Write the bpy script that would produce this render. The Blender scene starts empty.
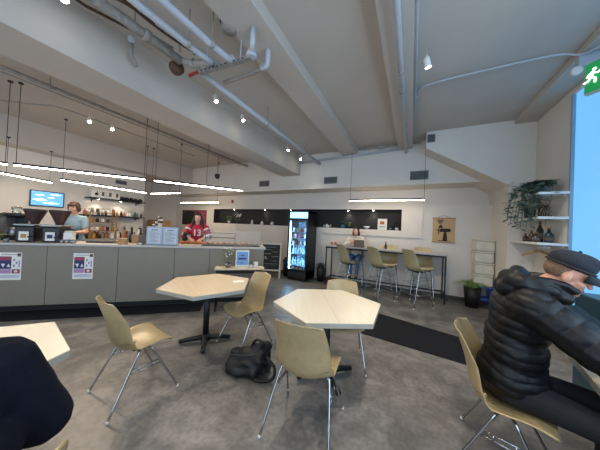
import bpy, bmesh, math, random
from mathutils import Vector, Matrix, noise
random.seed(7)
PI = math.pi
scn = bpy.context.scene
col = scn.collection

# ------------------------------------------------------------------ camera
cd = bpy.data.cameras.new('camera'); cam = bpy.data.objects.new('camera', cd); col.objects.link(cam)
cd.sensor_fit = 'HORIZONTAL'; cd.sensor_width = 36; cd.lens = 36 * 219.76 / 600; cd.clip_start = .02; cd.clip_end = 100
X = (0.8898954, -0.03518191, 0.4548059); Y = (0.453832, -0.03241657, -0.89049744); Z = (0.04607265, 0.99885504, -0.01288068)
cam.matrix_world = Matrix(((X[0], X[1], X[2], 0), (Y[0], Y[1], Y[2], 0), (Z[0], Z[1], Z[2], 1.5), (0, 0, 0, 1)))
scn.camera = cam
# ------------------------------------------------------------------ world and exposure
w = bpy.data.worlds.new('world'); scn.world = w; w.use_nodes = True
w.node_tree.nodes['Background'].inputs[0].default_value = (.45, .62, .85, 1)
w.node_tree.nodes['Background'].inputs[1].default_value = .6
vs = scn.view_settings
vs.view_transform = 'Standard'; vs.look = 'None'; vs.gamma = 1; vs.use_curve_mapping = False; vs.exposure = 0.97
WINDOW = .5       # daylight through the frosted windows
LED = 24.0          # linear pendants
SPOT = 40.0        # ceiling spots, watts


def area(name, loc, rot, sx, sy, power, color):
    l = bpy.data.lights.new(name, 'AREA'); l.shape = 'RECTANGLE'; l.size = sx; l.size_y = sy; l.energy = power; l.color = color
    o = bpy.data.objects.new(name, l); o.location = loc; o.rotation_euler = rot; col.objects.link(o); return o


# daylight entering through the street windows (right side and behind the viewer)
area('daylight_side', (1.84, -.2, 2.0), (0, PI / 2, 0), 2.4, 4.2, 50, (.74, .87, 1))
area('daylight_rear', (-2.2, -2.9, 1.9), (PI / 2, 0, 0), 6.5, 2.4, 50, (.97, .98, 1))

# ------------------------------------------------------------------ helpers: materials
def lin(c):
    if isinstance(c, str):
        c = tuple(int(c[i:i + 2], 16) / 255 for i in (0, 2, 4))
    return tuple(x / 12.92 if x <= .04045 else ((x + .055) / 1.055) ** 2.4 for x in c) + (1,)


MATS = {}
def mat(name, color='808080', rough=.6, metal=0, noise_amt=.06, scale=8, bump=0, emit=0, emit_col=None, trans=0, spec=.5, alpha=1, sheen=0):
    if name in MATS: return MATS[name]
    m = bpy.data.materials.new(name); m.use_nodes = True; MATS[name] = m
    nt = m.node_tree; b = nt.nodes['Principled BSDF']
    c = lin(color)
    b.inputs['Base Color'].default_value = c
    b.inputs['Roughness'].default_value = rough; b.inputs['Metallic'].default_value = metal
    b.inputs['Specular IOR Level'].default_value = spec
    b.inputs['Transmission Weight'].default_value = trans
    b.inputs['Alpha'].default_value = alpha
    if sheen: b.inputs['Sheen Weight'].default_value = sheen
    if emit:
        b.inputs['Emission Color'].default_value = lin(emit_col or color); b.inputs['Emission Strength'].default_value = emit
    tc = nt.nodes.new('ShaderNodeTexCoord')
    n = nt.nodes.new('ShaderNodeTexNoise'); n.inputs['Scale'].default_value = scale; n.inputs['Detail'].default_value = 5
    nt.links.new(tc.outputs['Object'], n.inputs['Vector'])
    if noise_amt:
        r = nt.nodes.new('ShaderNodeValToRGB'); r.color_ramp.elements[0].position = .3; r.color_ramp.elements[1].position = .7
        r.color_ramp.elements[0].color = tuple(x * (1 - noise_amt * 2) for x in c[:3]) + (1,)
        r.color_ramp.elements[1].color = tuple(min(1, x * (1 + noise_amt)) for x in c[:3]) + (1,)
        nt.links.new(n.outputs['Fac'], r.inputs['Fac']); nt.links.new(r.outputs['Color'], b.inputs['Base Color'])
    if bump:
        bp = nt.nodes.new('ShaderNodeBump'); bp.inputs['Strength'].default_value = bump; bp.inputs['Distance'].default_value = .02
        nt.links.new(n.outputs['Fac'], bp.inputs['Height']); nt.links.new(bp.outputs['Normal'], b.inputs['Normal'])
    return m


def floor_mat():
    m = bpy.data.materials.new('polished_concrete'); m.use_nodes = True; nt = m.node_tree; L = nt.links.new; N = nt.nodes.new
    b = nt.nodes['Principled BSDF']; tc = N('ShaderNodeTexCoord')
    n1 = N('ShaderNodeTexNoise'); n1.inputs['Scale'].default_value = .9; n1.inputs['Detail'].default_value = 8; n1.inputs['Roughness'].default_value = .62; n1.inputs['Distortion'].default_value = .7
    n2 = N('ShaderNodeTexNoise'); n2.inputs['Scale'].default_value = 28; n2.inputs['Detail'].default_value = 5
    n3 = N('ShaderNodeTexNoise'); n3.inputs['Scale'].default_value = 3.2; n3.inputs['Detail'].default_value = 9; n3.inputs['Distortion'].default_value = 1.5
    for n in (n1, n2, n3): L(tc.outputs['Object'], n.inputs['Vector'])
    r1 = N('ShaderNodeValToRGB'); e = r1.color_ramp.elements
    e[0].position = .34; e[0].color = lin('64615e'); e[1].position = .68; e[1].color = lin('918d88')
    L(n1.outputs['Fac'], r1.inputs['Fac'])
    r3 = N('ShaderNodeValToRGB'); e = r3.color_ramp.elements; e[0].position = .38; e[0].color = (.62, .62, .62, 1); e[1].position = .62; e[1].color = (1.1, 1.09, 1.07, 1)
    L(n3.outputs['Fac'], r3.inputs['Fac'])
    r2 = N('ShaderNodeValToRGB'); e = r2.color_ramp.elements; e[0].position = .35; e[0].color = (.74, .74, .74, 1); e[1].position = .62; e[1].color = (1, 1, 1, 1)
    L(n2.outputs['Fac'], r2.inputs['Fac'])
    mx = N('ShaderNodeMix'); mx.data_type = 'RGBA'; mx.blend_type = 'MULTIPLY'; mx.inputs[0].default_value = 1
    L(r1.outputs['Color'], mx.inputs[6]); L(r3.outputs['Color'], mx.inputs[7])
    mx2 = N('ShaderNodeMix'); mx2.data_type = 'RGBA'; mx2.blend_type = 'MULTIPLY'; mx2.inputs[0].default_value = 1
    L(mx.outputs[2], mx2.inputs[6]); L(r2.outputs['Color'], mx2.inputs[7])
    # hairline cracks
    v = N('ShaderNodeTexVoronoi'); v.feature = 'DISTANCE_TO_EDGE'; v.inputs['Scale'].default_value = .55
    nv = N('ShaderNodeTexNoise'); nv.inputs['Scale'].default_value = 2.5; nv.inputs['Detail'].default_value = 6
    L(tc.outputs['Object'], nv.inputs['Vector'])
    va = N('ShaderNodeVectorMath'); va.operation = 'ADD'; L(tc.outputs['Object'], va.inputs[0]); L(nv.outputs['Color'], va.inputs[1]); L(va.outputs[0], v.inputs['Vector'])
    rc = N('ShaderNodeValToRGB'); e = rc.color_ramp.elements; e[0].position = 0; e[0].color = (.62, .62, .62, 1); e[1].position = .007; e[1].color = (1, 1, 1, 1)
    L(v.outputs['Distance'], rc.inputs['Fac'])
    mx3 = N('ShaderNodeMix'); mx3.data_type = 'RGBA'; mx3.blend_type = 'MULTIPLY'; mx3.inputs[0].default_value = .8
    L(mx2.outputs[2], mx3.inputs[6]); L(rc.outputs['Color'], mx3.inputs[7])
    L(mx3.outputs[2], b.inputs['Base Color'])
    mr = N('ShaderNodeMapRange'); mr.inputs[3].default_value = .3; mr.inputs[4].default_value = .52
    L(n3.outputs['Fac'], mr.inputs[0]); L(mr.outputs[0], b.inputs['Roughness'])
    return m


def wood_mat(name, c1, c2, rough=.35, sc=14):
    m = bpy.data.materials.new(name); m.use_nodes = True; nt = m.node_tree; L = nt.links.new; N = nt.nodes.new
    b = nt.nodes['Principled BSDF']; tc = N('ShaderNodeTexCoord'); mp = N('ShaderNodeMapping'); mp.inputs['Scale'].default_value = (sc, 1.2, 1.2)
    n = N('ShaderNodeTexNoise'); n.inputs['Scale'].default_value = 2; n.inputs['Detail'].default_value = 6
    L(tc.outputs['Object'], mp.inputs[0]); L(mp.outputs[0], n.inputs['Vector'])
    r = N('ShaderNodeValToRGB'); r.color_ramp.elements[0].position = .3; r.color_ramp.elements[1].position = .7
    r.color_ramp.elements[0].color = lin(c1); r.color_ramp.elements[1].color = lin(c2)
    L(n.outputs['Fac'], r.inputs['Fac']); L(r.outputs['Color'], b.inputs['Base Color']); b.inputs['Roughness'].default_value = rough
    return m


M = dict(
    floor=floor_mat(),
    ceil=mat('ceiling_paint', 'c3bab0', .8, noise_amt=.03, scale=1.5),
    wall=mat('wall_paint', 'ddd6cc', .8, noise_amt=.02, scale=2),
    white=mat('white_paint', 'e4e1dc', .55, noise_amt=.02),
    panel=mat('counter_laminate', '8a8071', .5, noise_amt=.03, scale=3),
    ctop=mat('counter_quartz', 'bdb8b0', .3, noise_amt=.05, scale=40),
    kick=mat('black_kick', '141414', .6),
    black=mat('black_metal', '121214', .45, noise_amt=.05),
    blackp=mat('black_plastic', '18181a', .4, noise_amt=.04),
    chrome=mat('chrome', 'b9b9ba', .18, 1, noise_amt=.04, scale=30),
    pipe=mat('painted_pipe', 'b7bcc4', .4, noise_amt=.04),
    pipeg=mat('weathered_pipe', '9b958e', .6, noise_amt=.15, scale=18),
    brass=mat('rusty_brass', '5c4433', .6, .4, noise_amt=.2, scale=30),
    red=mat('red_paint', '9c2a2a', .5),
    shell=mat('ochre_fibreglass', 'aa956d', .32, noise_amt=.05, scale=25),
    shellg=mat('olive_fibreglass', 'a09470', .4, noise_amt=.05, scale=25),
    shelly=mat('yellow_fibreglass', 'c9b588', .35, noise_amt=.05, scale=25),
    plytop=wood_mat('maple_top', 'd9c2a0', 'dfcbab', .25),
    plytop2=wood_mat('bleached_top', 'ddd0b8', 'e2d6c0', .25),
    edge=mat('pale_edge_band', 'a9a69c', .5),
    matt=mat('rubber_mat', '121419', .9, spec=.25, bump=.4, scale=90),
    niche=mat('niche_black', '2b2a2a', .8, noise_amt=.05),
    glass=mat('clear_glass', 'dfe8ea', .03, trans=1, noise_amt=0),
    navy=mat('navy_fabric', '0b0f1d', .9, noise_amt=.15, scale=60, spec=.2),
    puffer=mat('black_nylon', '090a0d', .5, noise_amt=.06, scale=40, bump=.12, spec=.35),
    skin=mat('skin_fair', 'd8a084', .5, noise_amt=.04, scale=12),
    skin2=mat('skin_light', 'dba78c', .5, noise_amt=.04, scale=12),
    stub=mat('stubble', 'ab8068', .8, noise_amt=.15, scale=80),
    hairb=mat('brown_hair', '4a2a1e', .55, noise_amt=.2, scale=60),
    haird=mat('dark_hair', '1c1413', .45, noise_amt=.2, scale=60),
    blue=mat('light_blue_cotton', '93aebd', .8, noise_amt=.05),
    jersey=mat('red_jersey', 'b3172e', .65, noise_amt=.05),
    jwhite=mat('jersey_white', 'e8e6e6', .7),
    denim=mat('blue_denim', '4f6f9c', .8, noise_amt=.1, scale=50),
    darkp=mat('dark_trousers', '111216', .8),
    cream=mat('cream_knit', 'd9cfc0', .85, noise_amt=.08, scale=50),
    leaf=mat('leaf_green', '4d6b38', .5, noise_amt=.25, scale=12),
    leafd=mat('leaf_dark', '42594a', .5, noise_amt=.25, scale=12),
    leafl=mat('leaf_light', '7f9a4f', .5, noise_amt=.2, scale=12),
    potb=mat('black_pot', '151515', .5), potw=mat('white_pot', 'e6e4e0', .35), potg=mat('grey_pot', '7d858a', .5),
    potbl=mat('blue_pot', '3f7f96', .35), soil=mat('soil', '2c211a', .95),
    card=mat('cardboard', 'b58f62', .8), paper=mat('paper', 'eeeae2', .7, noise_amt=.01),
    burlap=mat('burlap', 'c8a67a', .9, noise_amt=.08, scale=70), ink=mat('dark_ink', '2a2520', .8), inkg=mat('grey_ink', '6e655a', .8),
    pastry=mat('baked_pastry', 'b3713a', .6, noise_amt=.2, scale=40), wood=mat('warm_wood', 'a8794a', .5, noise_amt=.1), 
    steel=mat('brushed_steel', '9a9da0', .3, .9, noise_amt=.05), hopper=mat('smoked_hopper', '4a3430', .25, spec=.6),
    purple=mat('poster_purple', '6a5a9c', .6), navyp=mat('poster_navy', '2b3566', .6), redp=mat('poster_red', '9b3f57', .6), pink=mat('poster_pink', 'b78bb0', .6),
    skyscr=mat('screen_blue', '4f8fd0', .3, emit=.7, emit_col='5b9bd8', noise_amt=0),
    scrw=mat('screen_cloud', 'e8f0f8', .3, emit=.8, emit_col='e8f0f8', noise_amt=0),
    exitg=mat('exit_green', '0c7a3c', .4, emit=.22, emit_col='12a050', noise_amt=0), exitw=mat('exit_white', 'f4fff6', .4, emit=1.0, emit_col='f4fff6', noise_amt=0),
    vent=mat('vent_grey', '6f7274', .5), ventd=mat('vent_dark', '2e3032', .7),
    ledm=mat('led_diffuser', 'ffffff', .4, emit=LED, emit_col='ffe8cc', noise_amt=0),
    spotm=mat('spot_lens', 'ffffff', .4, emit=40, emit_col='fff3dc', noise_amt=0),
    foam=mat('ivory_plastic', 'd9d4c4', .5), blu=mat('blue_plastic', '2f4fb0', .4),
    winm=mat('frosted_daylight', '5f8fb8', .4, emit=WINDOW, emit_col='6fb9f0', noise_amt=0),
    teal=mat('dark_teal', '1f3f4d', .35), orange=mat('orange_print', 'c06a3c', .6), gold=mat('amber', 'b98a35', .4),
    coolw=mat('cooler_light', 'cfeeff', .4, emit=22, emit_col='78c6ff', noise_amt=0),
    coolh=mat('cooler_header', 'a8e0ff', .4, emit=1.1, emit_col='8fd6ff', noise_amt=0),
    coolin=mat('cooler_lining', '9fd4f6', .5), 
)

M['pane'] = mat('thin_pane', 'dfeaea', .04, alpha=.06, noise_amt=0)
# ------------------------------------------------------------------ helpers: meshes
ORD = ['leftmost', 'second', 'third', 'fourth', 'fifth', 'sixth', 'seventh', 'eighth', 'ninth', 'tenth', 'eleventh', 'twelfth', 'thirteenth', 'fourteenth', 'fifteenth', 'sixteenth', 'seventeenth', 'eighteenth', 'nineteenth', 'twentieth']
def nth(i): return ORD[i] + (' from the left' if i else '')
class MB:
    def __init__(s): s.bm = bmesh.new(); s.mats = []
    def _m(s, m, faces):
        if m is None: return
        if m not in s.mats: s.mats.append(m)
        i = s.mats.index(m)
        for f in faces: f.material_index = i
    def box(s, x0, x1, y0, y1, z0, z1, m=None, bev=0, T=None):
        r = bmesh.ops.create_cube(s.bm, size=1)
        for v in r['verts']: v.co = Vector(((x0 + x1) / 2 + v.co.x * (x1 - x0), (y0 + y1) / 2 + v.co.y * (y1 - y0), (z0 + z1) / 2 + v.co.z * (z1 - z0)))
        fs = set(f for v in r['verts'] for f in v.link_faces)
        vs_ = list(r['verts'])
        if bev:
            es = list(set(e for v in vs_ for e in v.link_edges))
            rr = bmesh.ops.bevel(s.bm, geom=es, offset=bev, segments=2, affect='EDGES', profile=.5)
            vs_ = list(set(rr['verts']) | set(v for v in vs_ if v.is_valid)); fs = set(f for v in vs_ for f in v.link_faces)
        if T: 
            for v in vs_: v.co = T @ v.co
        s._m(m, fs); return s
    def tube(s, pts, r, m=None, seg=10, cap=True, closed=False):
        pts = [Vector(p) for p in pts]; n = len(pts); rings = []
        rs = r if isinstance(r, (list, tuple)) else [r] * n
        up = None
        for i, p in enumerate(pts):
            if closed: d = (pts[(i + 1) % n] - pts[i - 1]).normalized()
            else: d = ((pts[min(i + 1, n - 1)] - p).normalized() + (p - pts[max(i - 1, 0)]).normalized()).normalized()
            if up is None: up = Vector((0, 0, 1)) if abs(d.z) < .9 else Vector((1, 0, 0))
            a = d.cross(up)
            if a.length < 1e-4: a = d.orthogonal()
            a.normalize(); b = a.cross(d).normalized(); up = b
            rings.append([s.bm.verts.new(p + (a * math.cos(2 * PI * k / seg) + b * math.sin(2 * PI * k / seg)) * rs[i]) for k in range(seg)])
        fs = []
        for i in range(n if closed else n - 1):
            A = rings[i]; B = rings[(i + 1) % n]
            for k in range(seg): fs.append(s.bm.faces.new((A[k], A[(k + 1) % seg], B[(k + 1) % seg], B[k])))
        if cap and not closed: fs.append(s.bm.faces.new(rings[0][::-1])); fs.append(s.bm.faces.new(rings[-1]))
        for f in fs: f.smooth = True
        s._m(m, fs); return s
    def lathe(s, prof, c=(0, 0, 0), m=None, seg=20, axis='z'):
        rings = []
        for (r, z) in prof:
            ring = []
            for k in range(seg):
                a = 2 * PI * k / seg
                v = (r * math.cos(a), r * math.sin(a), z)
                if axis == 'y': v = (v[0], v[2], -v[1])
                if axis == 'x': v = (v[2], v[0], v[1])
                ring.append(s.bm.verts.new(Vector(v) + Vector(c)))
            rings.append(ring)
        fs = []
        for A, B in zip(rings, rings[1:]):
            for k in range(seg): fs.append(s.bm.faces.new((A[k], A[(k + 1) % seg], B[(k + 1) % seg], B[k])))
        fs.append(s.bm.faces.new(rings[0][::-1])); fs.append(s.bm.faces.new(rings[-1]))
        for f in fs: f.smooth = True
        s._m(m, fs); return s
    def prism(s, poly, z0, z1, m=None, axis='z', bev=0):
        def P(a, b, c): return Vector((a, b, c)) if axis == 'z' else (Vector((a, c, b)) if axis == 'y' else Vector((c, a, b)))
        A = [s.bm.verts.new(P(p[0], p[1], z0)) for p in poly]; B = [s.bm.verts.new(P(p[0], p[1], z1)) for p in poly]
        n = len(poly); fs = [s.bm.faces.new(A[::-1]), s.bm.faces.new(B)]
        for k in range(n): fs.append(s.bm.faces.new((A[k], A[(k + 1) % n], B[(k + 1) % n], B[k])))
        if bev:
            es = list(set(e for f in fs for e in f.edges))
            rr = bmesh.ops.bevel(s.bm, geom=es, offset=bev, segments=2, affect='EDGES'); fs = list(set(f for v in rr['verts'] for f in v.link_faces))
        s._m(m, [f for f in fs if f.is_valid]); return s
    def ball(s, c, r, m=None, sub=2, T=None):
        rr = bmesh.ops.create_icosphere(s.bm, subdivisions=sub, radius=1)
        r = r if isinstance(r, (list, tuple)) else (r, r, r)
        for v in rr['verts']:
            q = Vector((v.co.x * r[0], v.co.y * r[1], v.co.z * r[2]))
            if T: q = T.to_3x3() @ q
            v.co = q + Vector(c)
        fs = set(f for v in rr['verts'] for f in v.link_faces)
        for f in fs: f.smooth = True
        s._m(m, fs); return s
    def poly(s, pts, m=None):
        f = s.bm.faces.new([s.bm.verts.new(p) for p in pts]); s._m(m, [f]); return s
    def build(s, name, m=None, parent=None, recalc=True):
        if recalc: bmesh.ops.recalc_face_normals(s.bm, faces=s.bm.faces[:])
        me = bpy.data.meshes.new(name); s.bm.to_mesh(me); s.bm.free()
        ms = s.mats if s.mats else []
        if m is not None and not ms: ms = [m]
        for q in ms: me.materials.append(q)
        o = bpy.data.objects.new(name, me); col.objects.link(o)
        if parent: o.parent = parent
        return o


def tag(o, label, cat, group=None, kind=None):
    o['label'] = label; o['category'] = cat
    if group: o['group'] = group
    if kind: o['kind'] = kind
    return o
def thing(name, label, cat, loc=(0, 0, 0), rz=0, group=None):
    o = bpy.data.objects.new(name, None); col.objects.link(o); o.empty_display_size = .1
    o.location = loc; o.rotation_euler = (0, 0, rz); return tag(o, label, cat, group)
def struct(mb, name, m=None):
    o = mb.build(name, m); o['kind'] = 'structure'; return o
def copy_tree(o, parent=None, off=None):
    c = o.copy(); col.objects.link(c)
    if parent: c.parent = parent
    for ch in [k for k in bpy.data.objects if k.parent == o]: copy_tree(ch, c)
    return c
def dup(o, loc, rz, label, group=None):
    c = copy_tree(o); c.location = loc; c.rotation_euler = (0, 0, rz); c['label'] = label
    if group: c['group'] = group
    return c
def arc(pts, n=8):
    """Catmull-Rom through points"""
    P = [Vector(p) for p in pts]; out = []
    for i in range(len(P) - 1):
        a = P[max(i - 1, 0)]; b = P[i]; c = P[i + 1]; d = P[min(i + 2, len(P) - 1)]
        for k in range(n):
            t = k / n
            out.append(.5 * ((2 * b) + (c - a) * t + (2 * a - 5 * b + 4 * c - d) * t * t + (-a + 3 * b - 3 * c + d) * t ** 3))
    out.append(P[-1]); return out
def text_mesh(name, body, size, m, parent, loc, rot, depth=.002, bold=0):
    c = bpy.data.curves.new(name, 'FONT'); c.body = body; c.size = size; c.extrude = depth; c.offset = bold; c.align_x = 'CENTER'; c.align_y = 'CENTER'
    t = bpy.data.objects.new(name, c); col.objects.link(t)
    dg = bpy.context.evaluated_depsgraph_get(); me = bpy.data.meshes.new_from_object(t.evaluated_get(dg))
    bpy.data.objects.remove(t); me.materials.clear(); me.materials.append(m)
    o = bpy.data.objects.new(name, me); col.objects.link(o); o.parent = parent; o.location = loc; o.rotation_euler = rot; return o

# ------------------------------------------------------------------ the room
C = 3.65
struct(MB().box(-9.4, 2.2, -3.2, 6.6, -.1, 0), 'floor', M['floor'])
struct(MB().box(-9.4, 2.2, -3.2, 6.6, C, C + .1), 'ceiling', M['ceil'])
# back wall: upper part set back, lower part furred forward with the long planting niche
b = MB()
b.box(-9.4, 1.9, 6.45, 6.6, 0, C)
b.box(-9.4, -7.03, 6.2, 6.45, 0, 2.2); b.box(-.25, 1.56, 6.2, 6.45, 0, 2.2)
b.box(-7.03, -.25, 6.2, 6.45, 0, 1.545); b.box(-7.03, -.25, 6.2, 6.45, 2.09, 2.2)
struct(b, 'wall_back', M['wall'])
b = MB(); b.box(-7.03, -.25, 6.425, 6.449, 1.545, 2.09); b.box(-7.029, -.251, 6.21, 6.425, 2.083, 2.0899); b.box(-7.029, -.251, 6.202, 6.425, 1.5451, 1.549)
b.box(-7.029, -7.02, 6.205, 6.425, 1.549, 2.083); b.box(-.26, -.251, 6.205, 6.425, 1.549, 2.083)
struct(b, 'trim_1', M['niche'])
struct(MB().box(-.249, .22, 6.165, 6.199, 1.38, 2.2).box(-2.4, -.249, 6.165, 6.199, 1.38, 1.52), 'trim_2', M['wall'])
struct(MB().box(-8.42, -8.3, -3.2, 4.3, 0, C).box(-9.4, -8.42, 4.2, 4.3, 0, C), 'wall_left', M['wall'])
struct(MB().box(-9.5, -9.4, 4.2, 6.6, 0, C), 'wall_left_recess', M['wall'])
struct(MB().box(1.9, 2.1, 4.35, 6.6, 0, C).box(1.9, 2.1, -3.2, 4.35, 3.5, C).box(1.9, 2.1, -3.2, 4.35, 0, .35).box(1.9, 2.1, -3.2, -2.6, .35, 3.5), 'wall_right', M['wall'])
struct(MB().box(-9.4, 2.2, -3.3, -3.2, 0, .5).box(-9.4, 2.2, -3.3, -3.2, 3.1, C).box(-9.4, -6, -3.3, -3.2, .5, 3.1), 'wall_front', M['wall'])
struct(MB().box(-6, 2.1, -3.26, -3.24, .5, 3.1), 'window_2', M['winm'])
wn = MB().box(1.93, 1.96, -2.6, 4.35, .35, 3.5, M['winm'])
struct(wn, 'window_1')
b = MB()
for y in (4.33, 3.05, .9, -1.2): b.box(1.885, 1.93, y - .02, y + .02, .35, 3.5) if y != 4.33 else b.box(1.895, 1.93, y - .01, y + .02, .35, 3.5)
struct(b, 'trim_3', mat('window_frame', '8fa9bf', .5))
struct(MB().box(1.5, 1.885, -2.6, 3.3, 0, .98, bev=.01), 'trim_4', M['teal'])
struct(MB().box(-3.63, -3.03, -3.2, 5.8, 3.06, C), 'trim_5', M['ceil'])        # deep beam over the counter
struct(MB().box(-1.74, -1.35, -3.2, 5.8, 3.5, C), 'trim_6', M['ceil'])
struct(MB().box(-.36, -.06, -3.2, 5.8, 3.5, C), 'trim_7', M['ceil'])
struct(MB().box(-9.4, -7.85, -3.2, 5.8, 3.05, C), 'trim_8', M['ceil'])
struct(MB().box(1.6, 1.9, -3.2, 5.3, 3.57, C), 'trim_9', M['ceil'])
struct(MB().box(-9.4, 1.9, 5.8, 6.45, 2.64, C), 'trim_10', M['wall'])         # bulkhead along the back wall
struct(MB().prism([(.2, 3.31), (1.55, 2.46), (1.55, C), (.2, C)], 5.3, 6.44, axis='y'), 'trim_11', M['wall'])  # sloping underside of the stair
struct(MB().box(1.55, 1.9, 5.3, 6.45, 0, C), 'trim_12', M['wall'])
struct(MB().box(-8.299, -2.6, 6.185, 6.2, 0, .1).box(-2.4, 1.55, 6.185, 6.2, 0, .09), 'baseboard_back', mat('dark_base', '4a4744', .6))

# ------------------------------------------------------------------ ceiling services
def pipe(name, pts, r, m, label, cat='pipe', clamps=(), seg=12, group=None):
    t = thing(name, label, cat, (0, 0, 0), group=group)
    MB().tube(pts, r, seg=seg).build('pipe_run', M[m], t)
    for c in clamps:
        c = Vector(c); mb = MB(); mb.tube([c, (c.x, c.y, c.z + .001 + (C - c.z))], .006, seg=6)
        mb.lathe([(r + .004, -.015), (r + .008, -.012), (r + .008, .012), (r + .004, .015)], c, axis='y', seg=12)
        mb.build('hanger', M['pipeg'], t)
    return t
pipe('sprinkler_pipe', arc([(-1.89, -2.5, 3.3), (-1.88, 1, 3.3), (-1.83, 1.8, 3.3)], 3), .033, 'pipe', 'thick pale blue-lit pipe nearest the middle ceiling beam, ending at the slotted rail', clamps=[(-1.88, .3, 3.3), (-1.85, 1.5, 3.3)])
pipe('sprinkler_pipe', arc([(-2.12, -2.5, 3.3), (-2.1, 1, 3.3), (-2.05, 1.68, 3.3)], 3), .033, 'pipe', 'second thick pale pipe running beside the valve with the dark round cap', clamps=[(-2.1, .3, 3.3), (-2.07, 1.4, 3.3)])
pipe('sprinkler_pipe', [(-2.37, 1.75, 3.35), (-2.4, 4, 3.35), (-2.42, 5.8, 3.35)], .036, 'pipe', 'long white pipe running from the slotted rail back to the bulkhead', clamps=[(-2.39, 3.2, 3.35), (-2.41, 4.8, 3.35)])
pipe('conduit', [(-2.5, 2.1, 3.44), (-2.57, 5.8, 3.44)], .018, 'pipe', 'thin white conduit just left of the long white pipe', clamps=[(-2.53, 3.8, 3.44)])
pipe('conduit', [(-2.97, -1.5, 3.58), (-2.93, .9, 3.58), (-2.8, 1.25, 3.58)], .014, 'brass', 'thin dark conduit near the top left corner of the ceiling')
pipe('conduit', [(-2.78, -1.5, 3.5), (-2.7, .8, 3.5), (-2.48, 1.5, 3.45)], .024, 'pipeg', 'grey weathered pipe leading into the valve assembly', clamps=[(-2.68, .9, 3.49)])
pipe('conduit', [(-.185, -2.5, 3.43), (-.185, 5.8, 3.43)], .032, 'pipe', 'white pipe clamped under the right-hand ceiling beam', clamps=[(-.185, 2.85, 3.43), (-.185, 3.25, 3.43)])
pipe('conduit', [(-.03, -2.5, 3.52), (-.03, 5.3, 3.52)], .016, 'pipe', 'thin straight conduit along the right side of the right-hand beam')
pipe('conduit', arc([(-.15, 3.7, 3.5), (0, 3.75, 3.6), (.02, 3.62, 3.61), (.12, 3.54, 3.61), (.5, 3.5, 3.61), (1.35, 3.5, 3.61), (1.6, 3.5, 3.55), (1.72, 3.3, 3.53)], 5), .012, 'pipe', 'thin conduit curving across the right ceiling to the exit sign')
pipe('conduit', [(-3.0, 5.72, 3.42), (-.3, 5.74, 3.5)], .028, 'pipe', 'horizontal white pipe along the top of the back bulkhead')
pipe('conduit', arc([(-1.3, 5.65, 3.58), (-.9, 5.65, 3.58), (-.75, 5.65, 3.55), (-.6, 5.65, 3.58), (.1, 5.65, 3.58)], 3), .022, 'pipeg', 'short jointed pipe above the horizontal white pipe at the back')
for x, y1, z, r, lab in [(-5.05, 5.75, 3.5, .028, 'long brown conduit crossing above the counter spotlights'), (-5.35, 5.75, 3.55, .01, 'thin wire run left of the brown conduit over the counter')]:
    pipe('conduit', [(x, -2.5, z), (x, y1, z)], r, 'pipeg', lab, clamps=[(x, 1.2, z), (x, 2.6, z), (x, 4.2, z)] if r > .015 else ())
pipe('conduit', arc([(-7.0, .7, 3.52), (-6.3, 1.3, 3.55), (-6.0, 1.6, 3.56), (-6.0, 2.5, 3.56), (-6.05, 4.5, 3.56)], 5), .011, 'pipeg', 'thin dark cable conduit bending toward the two counter spotlights')

t = thing('valve_assembly', 'weathered sprinkler valve with dark round end cap and red tag hung from ceiling', 'valve')
mb = MB()
mb.tube([(-2.5, .4, 3.36), (-2.45, 1.0, 3.36), (-2.42, 1.55, 3.34)], .046, seg=14)
mb.tube([(-2.42, 1.55, 3.34), (-2.28, 1.63, 3.32), (-2.05, 1.68, 3.3)], .034, seg=12)
mb.build('valve_body', M['pipeg'], t)
MB().lathe([(.03, -.05), (.06, -.05), (.075, -.04), (.078, .0), (.075, .03), (.05, .045)], (-2.52, 1.58, 3.31), axis='x', seg=16).build('end_cap', M['brass'], t)
for i, (p, r) in enumerate([((-2.45, .75, 3.36), .056), ((-2.43, 1.2, 3.35), .058), ((-2.3, 1.62, 3.32), .046)]):
    MB().lathe([(r - .012, -.03), (r, -.026), (r, .026), (r - .012, .03)], p, axis='y' if i < 2 else 'x', seg=14).build('coupling', M['pipeg'], t)
mb = MB(); mb.tube(arc([(-2.35, 1.5, 3.38), (-2.3, 1.45, 3.45), (-2.22, 1.5, 3.44), (-2.22, 1.58, 3.36)], 4), .012); mb.ball((-2.3, 1.5, 3.45), .03); mb.build('gauge_pipe', M['pipeg'], t)
MB().box(-2.45, -2.3, 1.68, 1.7, 3.25, 3.28).build('red_tag', M['red'], t)
mb = MB(); mb.tube(arc([(-2.3, -1, 3.42), (-2.28, .6, 3.4), (-2.25, 1.2, 3.36), (-2.15, 1.6, 3.34)], 4), .012); mb.tube(arc([(-2.6, -.5, 3.42), (-2.5, .7, 3.46), (-2.4, 1.0, 3.47), (-2.3, 1.2, 3.42)], 4), .01); mb.build('small_line', M['brass'], t)
for y in (.2, 1.1): MB().tube([(-2.45, y, 3.38), (-2.45, y, C)], .008).build('hanger', M['pipeg'], t)

t = thing('slotted_rail', 'slotted steel rail bracket hanging across the ends of the ceiling pipes', 'bracket', (-2.3, 1.72, 3.26), math.radians(5))
mb = MB(); mb.box(0, .72, -.02, .02, 0, .006); mb.box(0, .72, -.02, -.015, 0, .04); mb.box(0, .72, .015, .02, 0, .04); mb.build('rail', M['pipeg'], t)
for i in range(12): MB().box(.03 + i * .058, .06 + i * .058, -.022, -.0195, .012, .028).build('slot', M['ventd'], t)
for x in (.1, .58): MB().tube([(x, 0, 0), (x, 0, .39)], .007).build('threaded_rod', M['pipe'], t)
for x in (.22, .45): MB().lathe([(.05, -.02), (.056, -.015), (.056, .015), (.05, .02)], (x, 0, .055), axis='y', seg=12).build('pipe_clamp', M['pipe'], t)

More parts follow.
